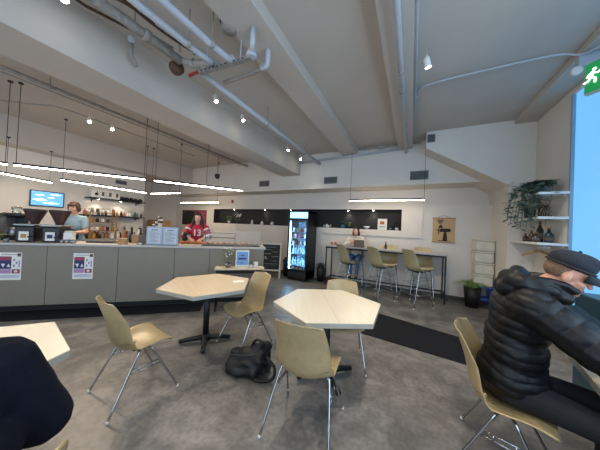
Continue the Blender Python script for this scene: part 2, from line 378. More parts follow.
t = thing('pipe_elbow_set', 'short white pipe arm with bent elbow reaching to the middle beam', 'pipe')
MB().tube(arc([(-2.23, 2.03, 3.33), (-1.8, 2.03, 3.33), (-1.62, 2.02, 3.34)], 3), .024).build('arm', M['pipeg'], t)
MB().tube(arc([(-1.64, 2.02, 3.34), (-1.56, 2.02, 3.35), (-1.53, 2.0, 3.42), (-1.53, 2.0, 3.5)], 4), .032).build('elbow', M['pipe'], t)
t = thing('pipe_drop', 'white upright pipe stub with flange beside the slotted rail', 'pipe')
MB().tube([(-1.5, 1.7, 3.5), (-1.5, 1.7, 3.36), (-1.55, 1.75, 3.3)], .028).build('stub', M['pipe'], t)
MB().lathe([(.03, -.03), (.055, -.03), (.055, 0), (.045, .03), (.03, .04)], (-1.57, 1.77, 3.3), seg=14).build('flange', M['pipe'], t)
t = thing('duct_stub', 'round grey duct collar in the ceiling above the slotted rail', 'duct')
MB().lathe([(.08, 0), (.085, -.02), (.085, -.14), (.07, -.16)], (-1.75, 1.62, C), seg=20).build('collar', M['pipeg'], t)
MB().lathe([(.088, -.02), (.094, -.015), (.094, .015), (.088, .02)], (-1.75, 1.62, C - .09), seg=20).build('band', M['ventd'], t)
t = thing('pipe_hanger', 'white bracket hanging at the beam left of the valve', 'bracket')
MB().tube([(-2.93, 1.3, 3.58), (-2.93, 1.3, 3.38), (-2.93, 1.36, 3.3)], .02).build('drop', M['pipeg'], t); MB().ball((-2.93, 1.3, 3.56), .045).build('junction', M['pipe'], t)

# vents
def vent(x0, x1, z0, z1, y, label):
    t = thing('wall_vent', label, 'vent', ((x0 + x1) / 2, y, z0), group='grey air vents on the bulkhead')
    w_ = (x1 - x0) / 2; hh = z1 - z0
    MB().box(-w_, w_, -.012, -.002, 0, hh).build('backing', M['ventd'], t)
    f = MB(); f.box(-w_, w_, -.02, -.004, 0, .015).box(-w_, w_, -.02, -.004, hh - .015, hh).box(-w_, -w_ + .015, -.02, -.004, 0, hh).box(w_ - .015, w_, -.02, -.004, 0, hh); f.build('frame', M['vent'], t)
    f = MB()
    for i in range(int(hh / .025)): f.box(-w_ + .01, w_ - .01, -.018, -.006, .02 + i * .025, .032 + i * .025)
    f.build('louvre', M['vent'], t); return t
vent(-4.53, -4.14, 2.79, 2.97, 5.8, 'leftmost grey air vent on the bulkhead, above the chalkboard side')
vent(-2.26, -1.88, 2.77, 2.95, 5.8, 'middle grey air vent on the bulkhead, above the drinks fridge side')
vent(-.09, .29, 2.75, 2.95, 5.8, 'wide grey air vent on the bulkhead above the bar table lamp')
vent(.22, .36, 3.42, 3.58, 5.3, 'small square vent at the top of the stair soffit')
t = thing('wall_vent', 'grey air vent on the left wall above the white boxes', 'vent', (-8.299, 3.6, 2.62), -PI / 2)
MB().box(-.15, .15, .0, .02, 0, .12).build('frame', M['vent'], t)
f = MB()
for i in range(4): f.box(-.13, .13, .02, .026, .015 + i * .027, .028 + i * .027)
f.build('louvre', M['ventd'], t)

# ceiling spots
def spot(x, y, z, label, tilt=(0, 0, -1), on=True, power=SPOT, colr=(1, .88, .72)):
    t = thing('ceiling_spotlight', label, 'spotlight', (x, y, z), group='small ceiling spotlights')
    d = Vector(tilt).normalized(); q = Vector((0, 0, -1)).rotation_difference(d).to_matrix().to_4x4()
    a = MB().lathe([(.03, .02), (.035, 0), (.035, -.08), (.033, -.085)], seg=14).build('can', M['white'], t); a.rotation_euler = q.to_euler()
    a = MB().lathe([(.001, -.086), (.028, -.088), (.028, -.09), (.001, -.0905)], seg=14).build('lens', M['spotm'], t); a.rotation_euler = q.to_euler()
    MB().tube([(0, 0, .01), (0, 0, .07)], .01).build('stem', M['white'], t)
    l = bpy.data.lights.new('spot_lamp', 'SPOT'); l.energy = power; l.color = colr; l.spot_size = math.radians(100); l.spot_blend = .8; l.shadow_soft_size = .03
    o = bpy.data.objects.new('spot_lamp', l); col.objects.link(o); o.parent = t; o.location = d * .095; o.rotation_euler = q.to_euler(); return t
spot(-2.83, 2.41, 3.5, 'bright ceiling spotlight right below the slotted rail, beside the deep beam', tilt=(.35, 0, -1))
spot(-2.86, 3.06, 3.5, 'second ceiling spotlight along the deep beam, behind the slotted rail', tilt=(.35, 0, -1))
spot(-2.85, 4.68, 3.5, 'third ceiling spotlight along the deep beam, nearer the bulkhead', tilt=(.35, -.1, -1))
spot(-2.88, 5.45, 3.5, 'rearmost ceiling spotlight by the bulkhead end of the deep beam', tilt=(.35, -.3, -1))
spot(-2.84, .72, 3.5, 'ceiling spotlight at the top left edge of the ceiling', tilt=(.4, 0, -1))
spot(-5.85, 1.95, 3.5, tilt=(.5, -.2, -1), label= 'left one of two bright spotlights above the service counter', power=70, colr=(1, .8, .58))
spot(-5.84, 2.32, 3.5, tilt=(.5, -.2, -1), label= 'right one of two bright spotlights above the service counter', power=70, colr=(1, .8, .58))
spot(.08, 2.85, 3.5, 'yellowish spotlight beside the right-hand ceiling beam', tilt=(.25, .3, -1), power=85)
spot(.06, 1.75, 3.5, 'brightest spotlight at the top edge right of the right-hand beam', tilt=(0, 0, -1), power=60)
spot(.06, .2, 3.5, 'added unseen fill spotlight beside the right-hand beam, above the viewer', power=60)  # extra lamp out of view, added to brighten the near area from above
spot(-2.84, -.9, 3.5, 'added unseen fill spotlight beside the deep beam, above the navy-clothed person', power=45)  # second added lamp outside the frame, overhead fill for the near left
t = thing('security_camera', 'small dark ceiling camera hanging above the red jersey server', 'camera', (-5.6, 5.0, 3.0))
MB().tube([(0, 0, .1), (0, 0, .65)], .012).build('stem', M['pipeg'], t); MB().lathe([(.02, .1), (.07, .09), (.08, .03), (.06, -.03), (.03, -.06)], seg=16).build('dome', M['ventd'], t)
t = thing('smoke_detector', 'small white round sensor on the column by the shelf plant', 'detector', (1.56, 5.3, 2.5))
MB().lathe([(.045, 0), (.045, -.02), (.03, -.035)], seg=16, axis='y').build('base', M['white'], t); MB().ball((0, -.035, 0), .02).build('sensor', M['potw'], t)

# linear pendants
def pendant(p0, p1, z, label, tops, cordx=(.08, .92), n=1):
    p0 = Vector((p0[0], p0[1], z)); p1 = Vector((p1[0], p1[1], z)); d = p1 - p0; L = d.length; a = math.atan2(d.y, d.x)
    t = thing('linear_pendant', label, 'pendant lamp', p0, a, group='slim black linear pendant lamps')
    MB().box(0, L, -.018, .018, .006, .04).build('housing', M['black'], t)
    MB().box(.01, L - .01, -.016, .016, -.006, .0055).build('diffuser', M['ledm'], t)
    for f in cordx: 
        MB().tube([(L * f, 0, .036), (L * f, 0, tops - z - .02)], .004, seg=6).build('cord', M['black'], t)
        MB().lathe([(.03, 0), (.03, .02)], (L * f, 0, tops - z - .021), seg=12).build('ceiling_rose', M['black'], t)
    return t
pendant((-6.9, -.3), (-5.83, .98), 2.3, 'pendant lamp over the counter, cut off by the left edge', C, (.5, .985))
pendant((-5.77, 1.03), (-4.67, 2.43), 2.3, 'long pendant lamp over the counter, above the grinders and server in blue', C, (.015, .985))
pendant((-4.6, 2.54), (-3.56, 3.95), 2.3, 'long pendant lamp over the counter, above the menu signs and red jersey server', C, (.015, .55))
pendant((-7.2, 1.13), (-7.73, 1.96), 2.3, 'short pendant lamp behind the counter at the left edge, tilting toward the screen', 3.05, (.1, .95))
pendant((-6.86, 1.86), (-6.84, 3.6), 2.3, 'pendant lamp along the left wall in front of the white boxes', C, (.02, .98))
pendant((-6.9, 3.75), (-5.68, 3.83), 2.3, 'short pendant lamp between left wall shelves and the red jersey server', C, (.02, .98))
pendant((-7.95, 5.4), (-6.05, 5.5), 2.25, 'pendant lamp hanging in front of the back wall left of the niche', C, (.02, .98))
pendant((-1.47, 5.6), (.23, 5.6), 2.25, 'pendant lamp hanging above the bar table', C, (.015, .99))

# exit sign
t = thing('exit_sign', 'green running-man exit sign hanging at the top right', 'exit sign', (1.22, 2.62, 2.68), math.radians(-52))
MB().box(0, .34, -.02, .02, 0, .25, bev=.004).build('housing', M['edge'], t)
MB().box(.008, .332, -.024, -.02, .008, .242).build('face_panel', M['exitg'], t)
MB().box(.008, .332, .02, .024, .008, .242).build('face_panel', M['exitg'], t)
g = MB()
g.ball((.13, -.027, .195), (.017, .003, .017)); g.tube([(.12, -.027, .17), (.105, -.027, .12)], .014, seg=6)
g.tube([(.105, -.027, .12), (.14, -.027, .09), (.135, -.027, .045)], .009, seg=6); g.tube([(.105, -.027, .12), (.085, -.027, .08), (.05, -.027, .075)], .009, seg=6)
g.tube([(.12, -.027, .165), (.155, -.027, .14), (.175, -.027, .155)], .007, seg=6); g.tube([(.12, -.027, .165), (.09, -.027, .155), (.075, -.027, .125)], .007, seg=6)
g.box(.19, .2, -.028, -.024, .04, .215).box(.19, .27, -.028, -.024, .205, .215).box(.26, .27, -.028, -.024, .04, .215)
g.build('running_figure', M['exitw'], t)
for o_ in [o_ for o_ in bpy.data.objects if o_.name.startswith('running_figure')]: o_.scale = (.72, 1, .72); o_.location = (-.035, 0, .04)
MB().tube([(.12, 0, .25), (.12, 0, .89)], .012).build('mount', M['pipe'], t)
t = thing('emergency_lamp', 'white twin-head emergency lamp beside the exit sign', 'emergency light', (1.67, 3.55, 3.38))
MB().box(-.09, .09, -.04, .04, .05, .19, bev=.01).build('box', M['pipe'], t)
for s in (-1, 1):
    h_ = MB().lathe([(.025, .03), (.045, .01), (.048, -.03), (.03, -.035)], (s * .11, -.03, .0), axis='y', seg=14).build('lamp_head', M['white'], t)
    MB().tube([(s * .06, 0, .06), (s * .11, 0, .01)], .012).build('neck', M['pipeg'], t)

# ------------------------------------------------------------------ dining chairs (moulded shells on chrome bases)
def shell_bm(W=.235, seat_z=.44, back_z=.86, depth=.0):
    # profile from seat front to back top (y forward)
    prof = arc([(0, .225, seat_z - .035), (0, .21, seat_z - .008), (0, .13, seat_z + .002), (0, 0, seat_z - .018), (0, -.11, seat_z - .018), (0, -.165, seat_z + .025), (0, -.19, seat_z + .1), (0, -.215, seat_z + .22), (0, -.252, seat_z + .335), (0, -.278, back_z - .008), (0, -.288, back_z)], 4)
    n = len(prof); bm = bmesh.new(); K = 18; rows = []
    for i, p in enumerate(prof):
        t = i / (n - 1)
        wv = W * (.97 + .03 * math.sin(min(1, t / .3) * PI))
        if t > .42:
            k = min(1, (t - .42) / .5); wv = W * (.97 - .2 * k * k * (3 - 2 * k))
        if t < .22: wv *= .52 + .48 * math.sqrt(max(0, 1 - (1 - t / .22) ** 2.4))
        if t > .80: wv *= .50 + .50 * math.sqrt(max(0, 1 - ((t - .80) / .20) ** 2.4))
        bl = min(1, max(0, (t - .36) / .2)); row = []
        for k in range(K + 1):
            s = -1 + 2 * k / K; e = abs(s) ** 2.3
            x = wv * s
            up = (.042 * min(1, t / .25)) * e * (1 - bl) + .13 * e * bl * (1 - bl) * 2
            fw = .085 * e * min(1, bl * 1.3) * (1 if t < .7 else 1 - (t - .7) / .3 * .75)
            edge = .02 * (abs(s) ** 6) if t < .1 else 0
            row.append(bm.verts.new((x, p.y + fw - edge, p.z + up + (-.012 * abs(s) ** 3 if t > .9 else 0))))
        rows.append(row)
    for A, B in zip(rows, rows[1:]):
        for k in range(K): bm.faces.new((A[k], A[k + 1], B[k + 1], B[k])).smooth = True
    bmesh.ops.recalc_face_normals(bm, faces=bm.faces[:])
    # thickness
    th = .007
    bm.normal_update()
    new = {v: bm.verts.new(v.co - v.normal * th) for v in list(bm.verts)}
    for f in list(bm.faces): 
        q = bm.faces.new([new[v] for v in reversed(f.verts)]); q.smooth = True
    bd = [e for e in bm.edges if e.is_boundary and all(v in new for v in e.verts)]
    for e in bd:
        a, c = e.verts; q = bm.faces.new((a, c, new[c], new[a])); q.smooth = True
    bmesh.ops.recalc_face_normals(bm, faces=bm.faces[:])
    return bm
def wrap(bm, name, m, parent):
    mb = MB(); mb.bm.free(); mb.bm = bm; return mb.build(name, m, parent, recalc=False)
def make_chair(label, sh='shell', group='moulded fibreglass chairs around the cafe tables'):
    t = thing('dining_chair', label, 'chair', group=group)
    wrap(shell_bm(), 'seat_shell', M[sh], t)
    for s in (-1, 1):
        for f in (1, -1):
            pts = arc([(s * .135, f * .03, .405), (s * .17, f * .045, .405), (s * .195, f * .06, .385), (s * .25, f * .245, .015)], 5)
            lg = MB().tube(pts, .0085, seg=10).build('leg', M['chrome'], t)
            MB().lathe([(.009, 0), (.0115, .003), (.0105, .014), (.009, .018)], (s * .252, f * .249, 0), seg=12).build('glide', M['potw'], lg)
        # stacking ladder bracket between the legs on each side
        br = MB()
        for z in (.30, .27): 
            u = (.385 - z) / .37; y = .06 + .185 * u; x = s * (.195 + .055 * u)
            br.tube([(x, -y, z), (x, y, z)], .0045, seg=8)
        u = (.385 - .285) / .37
        for y in (-.05, .05): br.tube([(s * .209, y, .30), (s * .213, y, .27)], .0045, seg=8)
        br.build('stacking_bracket', M['chrome'], t)
    u = MB()
    for f in (.03, -.03): u.tube([(-.135, f, .405), (.135, f, .405)], .0085)
    u.build('cross_bar', M['chrome'], t)
    for x in (-.1, .1):
        for y in (-.05, .05): MB().lathe([(.016, .4), (.018, .41), (.016, .424)], (x, y, 0), seg=10).build('shock_mount', M['blackp'], t)
    return t
chairA = make_chair('empty tan shell chair on the left, facing right, between the dark-clothed person and counter')
chairA.location = (-2.15, 1.12, 0); chairA.rotation_euler.z = math.radians(-8)
dup(chairA, (-1.86, 2.24, 0), math.radians(164), 'tan shell chair behind the black bag, facing the left hexagonal table')
cC = dup(chairA, (-.69, 1.58, 0), math.radians(6), 'nearest tan shell chair seen from behind at the central hexagonal table')
dup(chairA, (-.69, 2.53, 0), math.radians(199), 'tan shell chair on the far side of the central hexagonal table')
chE = dup(chairA, (.585, 1.94, 0), math.radians(254), 'tan shell chair carrying the man in the black puffer jacket')
dup(chairA, (-1.1, .09, 0), math.radians(95), 'shell chair under the navy-clothed person, only its corner showing at the bottom left')

# ------------------------------------------------------------------ hexagonal tables
def hex_table(c, ang, label, top):
    t = thing('hexagonal_table', label, 'table', (c[0], c[1], 0), ang, 'hexagonal cafe tables')
    P = [(.56 * math.cos(k * PI / 3), .56 * math.sin(k * PI / 3)) for k in range(6)]
    MB().prism(P, .735, .742, bev=.001).build('tabletop', top, t)
    P2 = [(x * .998, y * .998) for x, y in P]
    MB().prism(P2, .698, .735).build('edge_band', M['edge'], t)
    MB().box(-.002, .002, -.4849, .4849, .7421, .7423).build('seam', mat('seam', 'b49d78', .5), t)
    MB().tube([(0, 0, .04), (0, 0, .69)], .037, seg=20).build('column', M['black'], t)
    MB().box(-.2, .2, -.03, .03, .68, .697).box(-.03, .03, -.2, .2, .68, .697).build('top_spider', M['black'], t)
    for k in range(4):
        a = k * PI / 2 + PI / 4 - ang
        mb = MB(); mb.tube([(0, 0, .06), (.15 * math.cos(a), .15 * math.sin(a), .05), (.3 * math.cos(a), .3 * math.sin(a), .03)], [.034, .03, .024], seg=12)
        mb.build('foot', M['black'], t)
    MB().lathe([(.055, .02), (.058, .03), (.05, .08), (.04, .1)], seg=20).build('hub', M['black'], t)
    return t
hex_table((-.745, 2.175), .543, 'central hexagonal table with pale top, three chairs around it', M['plytop2'])
hex_table((-2.298, 1.994), 1.135, 'left hexagonal table with maple top and a white card on it', M['plytop'])
hex_table((-2.07, .11), math.radians(51.5), 'hexagonal table at the left edge in front of the navy-clothed person', M['plytop2'])
hex_table((1.42, 1.93), math.radians(20), 'hexagonal table at the right edge in front of the man', M['plytop'])
tag(MB().box(-.07, .07, -.05, .05, 0, .0015, bev=.0003).build('card', M['paper']), 'small white card lying on the left hexagonal table', 'card').location = (-2.05, 2.28, .743)
bpy.data.objects['card'].rotation_euler.z = .9

# ------------------------------------------------------------------ floor mats
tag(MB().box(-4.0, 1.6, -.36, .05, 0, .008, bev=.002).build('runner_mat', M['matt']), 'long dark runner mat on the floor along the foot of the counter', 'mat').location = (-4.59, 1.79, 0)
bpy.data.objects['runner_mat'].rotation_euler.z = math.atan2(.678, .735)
tag(MB().prism([(-1.05, 3.36), (-.75, 4.35), (1.0, 3.9), (.78, 3.18)][::-1], 0.0, .008, bev=.002).build('floor_mat', M['matt']), 'dark rectangular rubber mat on the floor behind the central table', 'mat')

# ------------------------------------------------------------------ black bag
_b = bmesh.new(); bmesh.ops.create_icosphere(_b, subdivisions=2, radius=1); ICO = [v.co.copy() for v in _b.verts]; _b.free()
def blobobj(name, prims, voxel, m, parent=None, smooth=4, disp=None):
    """prims: ('b', c, r[, rot]) ellipsoid or ('c', p0, r0, p1, r1) tapered capsule; fused into one continuous surface"""
    bm = bmesh.new()
    def ell(c, r, R=None, sub=3):
        rr = bmesh.ops.create_icosphere(bm, subdivisions=sub, radius=1)
        r = r if isinstance(r, (tuple, list)) else (r, r, r)
        for v in rr['verts']:
            q = Vector((v.co.x * r[0], v.co.y * r[1], v.co.z * r[2]))
            if R: q = R @ q
            v.co = q + Vector(c)
        return rr['verts']
    for p in prims:
        if p[0] == 'b': ell(p[1], p[2], p[3] if len(p) > 3 else None)
        else:
            tb = bmesh.new()
            for c_, r_ in ((p[1], p[2]), (p[3], p[4])):
                for d_ in ICO: tb.verts.new(Vector(c_) + (d_ * r_ if not isinstance(r_, (tuple, list)) else Vector((d_.x * r_[0], d_.y * r_[1], d_.z * r_[2]))))
            bmesh.ops.convex_hull(tb, input=list(tb.verts))
            for v_ in [v_ for v_ in tb.verts if not v_.link_faces]: tb.verts.remove(v_)
            tm = bpy.data.meshes.new('tmp'); tb.to_mesh(tm); tb.free(); bm.from_mesh(tm); bpy.data.meshes.remove(tm)
    me = bpy.data.meshes.new(name + '_raw'); bm.to_mesh(me); bm.free()
    o = bpy.data.objects.new(name, me); col.objects.link(o)
    md = o.modifiers.new('r', 'REMESH'); md.mode = 'VOXEL'; md.voxel_size = voxel; md.use_smooth_shade = True
    if smooth: sm = o.modifiers.new('s', 'SMOOTH'); sm.iterations = smooth; sm.factor = .5
    dg = bpy.context.evaluated_depsgraph_get(); m2 = bpy.data.meshes.new_from_object(o.evaluated_get(dg))
    o.modifiers.clear(); o.data = m2; bpy.data.meshes.remove(me); m2.name = name
    if disp:
        nrm = [v.normal.copy() for v in m2.vertices]
        for v, nn in zip(m2.vertices, nrm): v.co += nn * disp(v.co)
    m2.materials.clear(); m2.materials.append(m)
    for p in m2.polygons: p.use_smooth = True
    if parent: o.parent = parent
    return o
def folds(c):
    return .005 * math.sin(c.x * 30 + c.z * 40 + 6 * noise.noise(c * 7)) + .012 * noise.noise(c * 12)
t = thing('black_bag', 'slumped black backpack on the floor under the chair between the tables', 'bag', (-1.46, 1.84, 0), math.radians(22))
t.scale = (1.22, 1.22, 1.22); bagm = mat('bag_nylon', '0e0e10', .6, bump=.2, scale=40)
blobobj('bag_body', [('c', (-.16, -.06, .03), .028, (-.15, .07, .03), .028), ('c', (-.16, -.06, .03), .03, (-.13, -.03, .16), .028), ('c', (-.13, -.07, .06), (.05, .04, .06), (.1, -.06, .09), (.05, .05, .08)), ('c', (-.14, .06, .07), (.05, .05, .07), (.12, .06, .1), (.06, .05, .1)), ('c', (-.13, 0, .12), (.03, .07, .05), (.1, 0, .15), (.06, .08, .06)), ('c', (.06, .0, .18), .05, (.13, .03, .2), .045), ('c', (-.08, -.1, .04), .035, (.06, -.1, .05), .04), ('c', (-.05, .0, .03), (.1, .1, .03), (.1, 0, .03), (.09, .1, .03))], .009, bagm, t, disp=folds)
MB().tube(arc([(.1, -.02, .2), (.14, -.05, .26), (.06, -.02, .27), (.02, .0, .2)], 6), .011).build('handle', bagm, t)
MB().tube(arc([(.16, -.06, .16), (.24, -.1, .1), (.22, -.12, .02), (.1, -.13, .012), (.06, -.1, .03)], 6), .012).build('strap', bagm, t)
MB().tube(arc([(-.16, -.05, .15), (-.05, -.09, .17), (.08, -.08, .18)], 6), .005).build('zip', mat('zip_grey', '3a3a3d', .4), t)

# ------------------------------------------------------------------ service counter
U = math.atan2(.678, .735)
CT = (-4.59, 1.79)
def cl(x, y, z=0): c_, s_ = .735, .678; return (CT[0] + x * c_ - y * s_, CT[1] + x * s_ + y * c_, z)
t = thing('service_counter', 'long grey panelled service counter with pale stone top', 'counter', (CT[0], CT[1], 0), U)
seams = [-4.2, -2.6, -1.66, -.73, .22, 1.08, 1.67, 2.68]
for a, c_ in zip(seams, seams[1:]): MB().box(a + .003, c_ - .003, 0, .02, .1, 1.03, bev=.002).build('front_panel', M['panel'], t)
MB().box(-4.2, 2.66, .08, .1, 0, .1).build('toe_kick', M['kick'], t)
MB().box(-4.25, 2.71, -.02, .62, 1.035, 1.07, bev=.003).build('countertop', M['ctop'], t)
MB().box(2.66, 2.68, .02, .6, .0, 1.03).build('end_panel', M['panel'], t)
MB().box(-4.2, 2.65, .58, .6, .0, 1.03).build('rear_panel', M['panel'], t)
MB().box(-4.2, 2.65, .1, .575, .1, .12).box(-4.2, 2.65, .1, .575, .6, .62).build('shelf_board', M['panel'], t)

def notice(x, z, label):
    t = tag(MB().box(0, .27, -.003, 0, 0, .42).build('notice', M['paper']), label, 'notice', 'printed notices on the counter front')
    t.location = cl(x, -.001, z); t.rotation_euler.z = U
    g = MB()
    g.box(.015, .15, -.0045, -.003, .17, .36, M['navyp']); g.box(.015, .15, -.006, -.0045, .3, .36, M['redp'])
    g.box(.015, .15, -.0045, -.003, .10, .165, M['pink']); g.box(.16, .255, -.0045, -.003, .1, .165, M['redp'])
    for k in range(3): g.box(.175 + .028 * (k % 2), .19 + .028 * (k % 2), -.0045, -.003, .2 + .045 * k, .235 + .045 * k, M['purple'])
    g.box(.235, .25, -.0045, -.003, .2, .3, M['pink'])
    g.prism([(.03, .25), (.06, .19), (.08, .25)], -.0046, -.0062, M['paper'], axis='y').prism([(.1, .2), (.12, .25), (.14, .2)], -.0046, -.0062, M['paper'], axis='y')
    g.box(.02, .25, -.0045, -.003, .03, .08, mat('notice_grey', 'c8c8d0', .7)); g.box(.03, .24, -.0045, -.003, .385, .392, M['inkg'])
    g.lathe([(.022, -.0062), (.022, -.0046)], (.208, 0, .132), M['paper'], seg=12, axis='y')
    g.build('print', None, t)
    MB().box(.22, .26, -.008, -.003, .36, .41).build('tape', mat('brown_tape', '6b4a44', .6), t)
    return t
notice(-1.3, .5, 'printed purple and navy notice on the counter front at the left edge')
notice(-.39, .5, 'printed purple and navy notice on the counter front nearer the tan chair')

# --- coffee equipment
def grinder(x, y, label, hop=True, lab=True, acc='gold'):
    t = thing('coffee_grinder', label, 'coffee grinder', cl(x, y, 1.07), U, 'black coffee grinders on the counter')
    MB().box(-.12, .12, -.12, .16, 0, .26, bev=.025).build('body', M['blackp'], t)
    MB().box(-.13, .13, -.14, .17, .26, .29, bev=.01).build('top_tray', M['steel'], t)
    MB().lathe([(.05, .29), (.06, .33), (.13, .5), (.135, .51), (.13, .515), (.02, .516)], (.03, .02, 0), seg=24).build('hopper', M['hopper'], t)
    MB().lathe([(.137, .513), (.14, .52), (.13, .54), (.02, .545)], (.03, .02, 0), seg=24).build('hopper_lid', M['blackp'], t)
    MB().box(-.06, .06, -.127, -.119, .03, .17).build('front_label', M['paper'], t)
    MB().box(-.035, .035, -.13, -.127, .07, .13).build('label_print', M[acc], t)
    MB().tube([(.1, -.13, .1), (.1, -.19, .09)], .012).build('lever', M['blackp'], t)
    return t
grinder(-1.12, .25, 'left of two black coffee grinders with brown cone hopper and yellow label')
grinder(-.79, .25, 'right of two black coffee grinders, purple-printed label, nearer the server in blue', acc='navyp')
t = thing('card_holder', 'white card box beside the right grinder', 'box', cl(-.56, .17, 1.07), U)
MB().box(-.06, .06, -.04, .05, 0, .17, bev=.005).build('box_body', M['paper'], t); MB().box(-.055, .055, -.02, .04, .17, .2).build('cards', M['cream'], t)
t = thing('espresso_machine', 'steel espresso machine at the left edge of the counter', 'espresso machine', cl(-1.75, .35, 1.07), U)
MB().box(-.35, .22, -.2, .25, .1, .42, bev=.05).build('body', M['steel'], t); MB().box(-.34, .2, -.22, .2, 0, .08, bev=.01).build('drip_tray', M['blackp'], t)
for x in (-.2, .05):
    MB().lathe([(.035, .2), (.035, .15), (.02, .14)], (x, -.22, 0), seg=14).build('group_head', M['steel'], t); MB().tube([(x, -.22, .16), (x, -.34, .15)], .012).build('portafilter', M['blackp'], t)
MB().box(-.33, .2, -.15, .2, .42, .45).build('cup_rail', M['steel'], t)
t = thing('drip_brewer', 'black and silver brewer standing behind the espresso machine', 'brewer', cl(-1.5, .5, 1.07), U)
MB().box(-.1, .1, -.1, .1, 0, .06, bev=.01).build('base', M['blackp'], t); MB().box(-.1, .1, .03, .1, .06, .4, bev=.01).build('tower', M['blackp'], t); MB().box(-.12, .12, -.1, .1, .4, .46, bev=.015).build('brew_head', M['blackp'], t)
MB().lathe([(.05, .06), (.07, .1), (.06, .2), (.04, .22)], (0, -.03, 0), seg=18).build('carafe', M['steel'], t); MB().lathe([(.05, .46), (.06, .56), (.03, .57)], (0, 0, 0), seg=18).build('reservoir', M['glass'], t)
for i, (x, y) in enumerate([(-1.32, .12), (-1.4, .08), (-1.45, .15)]):
    t = thing('potted_herb', ['small potted herb right of the espresso machine', 'small potted herb in front of the espresso machine', 'small potted herb against the espresso machine at the left edge'][i], 'plant', cl(x, y, 1.07), i, 'small herb pots on the counter')
    MB().lathe([(.025, 0), (.035, .05), (.03, .052)], seg=12).build('pot', M['potg'], t)
    g = MB()
    for k in range(26):
        a = random.random() * 6.28; r = random.random() * .05; p = Vector((r * math.cos(a), r * math.sin(a), .05 + random.random() * .08)); s = .014
        q = Vector((math.cos(a), math.sin(a), .5)) * s * 2; sd = Vector((-math.sin(a), math.cos(a), .2)) * s
        g.poly([p, p + q * .5 + sd, p + q, p + q * .5 - sd])
    g.build('foliage', M['leaf'], t)

# low objects on the counter
def jar(name, label, cat, loc, prof, m, lid=None, group=None, seg=14, extra=None):
    t = thing(name, label, cat, loc, 0, group); MB().lathe(prof, seg=seg).build('vessel', m, t)
    if lid: MB().lathe(lid[0], seg=seg).build('lid', lid[1], t)
    return t
for i, (x, y) in enumerate([(-.55, .1), (-.5, .13), (-.45, .1), (-.6, .08)]):
    jar('drinking_glass', f"small glass beside the white card box, {['second', 'third', 'rightmost', 'leftmost'][i]} in view", 'glass', cl(x, y, 1.07), [(.02, 0), (.025, .005), (.028, .06), (.024, .06), (.02, .01)], M['steel'], group='little glasses beside the card box')
tag(MB().box(-.28, .28, -.1, .1, 0, .03, bev=.008).build('black_tray', M['blackp']), 'flat black tray on the counter in front of the server in blue', 'tray').location = cl(-.1, .35, 1.07)
bpy.data.objects['black_tray'].rotation_euler.z = U
t = thing('pastry_plate', 'white plate of pastries beyond the black tray', 'plate', cl(.1, .3, 1.07)); MB().lathe([(.06, 0), (.1, .012), (.105, .015), (.09, .012)], seg=20).build('plate', M['potw'], t)
for i in range(3): tag(blobobj('croissant', [('c', (-.03, 0, 0), .014, (0, .012, .006), .022), ('c', (0, .012, .006), .022, (.035, 0, 0), .013)], .006, M['pastry'], smooth=2), f"small croissant on the white plate, {['rightmost', 'rear left', 'front left'][i]}", 'pastry', 'croissants on the white plate').location = (cl(.1, .3)[0] + .05 * math.cos(i * 2.1), cl(.1, .3)[1] + .05 * math.sin(i * 2.1), 1.105)
boxes = [(.22, .14, .1, 'brown cardboard box low on the counter right of the pastry plate', 'card'), (.3, .45, .16, 'cardboard carton behind the chrome bell area of the counter', 'card')]
for i, (x, y, h_, lab, mm) in enumerate(boxes):
    t = thing('cardboard_box', lab, 'box', cl(x, y, 1.07), U + .1 * i); MB().box(-.06, .06, -.05, .05, 0, h_, bev=.003).build('carton', M[mm], t); MB().box(-.061, .061, -.01, .01, h_, h_ + .002).build('tape', M['paper'], t)
t = thing('card_terminal', 'grey card payment terminal on the counter near the left menu sign', 'payment terminal', cl(.5, .12, 1.07), U); MB().box(-.04, .04, -.08, .08, 0, .03, bev=.008).build('body', M['steel'], t); MB().box(-.03, .03, 0, .06, .03, .033).build('screen', M['blackp'], t); MB().box(-.03, .03, -.07, -.01, .03, .036).build('keypad', M['potg'], t)
# menu signs
def menu(x, label, s=1):
    t = thing('menu_sign', label, 'menu sign', cl(x, .12, 1.07), U, 'upright menu signs on the counter')
    MB().box(0, .25, -.004, .004, .0, .33, bev=.003).build('acrylic_sheet', mat('sign_blue', 'a9b4c6', .2), t)
    MB().box(.025, .225, -.006, -.0041, .03, .30).build('paper_sheet', mat('sign_paper', 'c9d0da', .4), t)
    g = MB()
    g.box(.07, .18, -.0072, -.006, .262, .278)
    for k in range(9): g.box(.04, .04 + .1 + .06 * ((k * 7) % 3) / 2, -.0072, -.006, .235 - k * .022, .241 - k * .022)
    g.build('print_lines', M['inkg'], t)
    MB().box(.0, .25, -.05, .05, 0, .008).build('foot', M['glass'], t)
menu(.58, 'left of the two upright menu signs on the counter')
menu(.84, 'right of the two upright menu signs, beside the red jersey server')
t = thing('wooden_block', 'brown board stand in front of the left menu sign', 'stand', cl(.52, .3, 1.07), U); MB().box(-.12, .12, -.03, .03, 0, .16, bev=.004).build('board', M['inkg'], t); MB().box(-.12, .12, -.05, .05, 0, .015).build('foot', M['wood'], t)
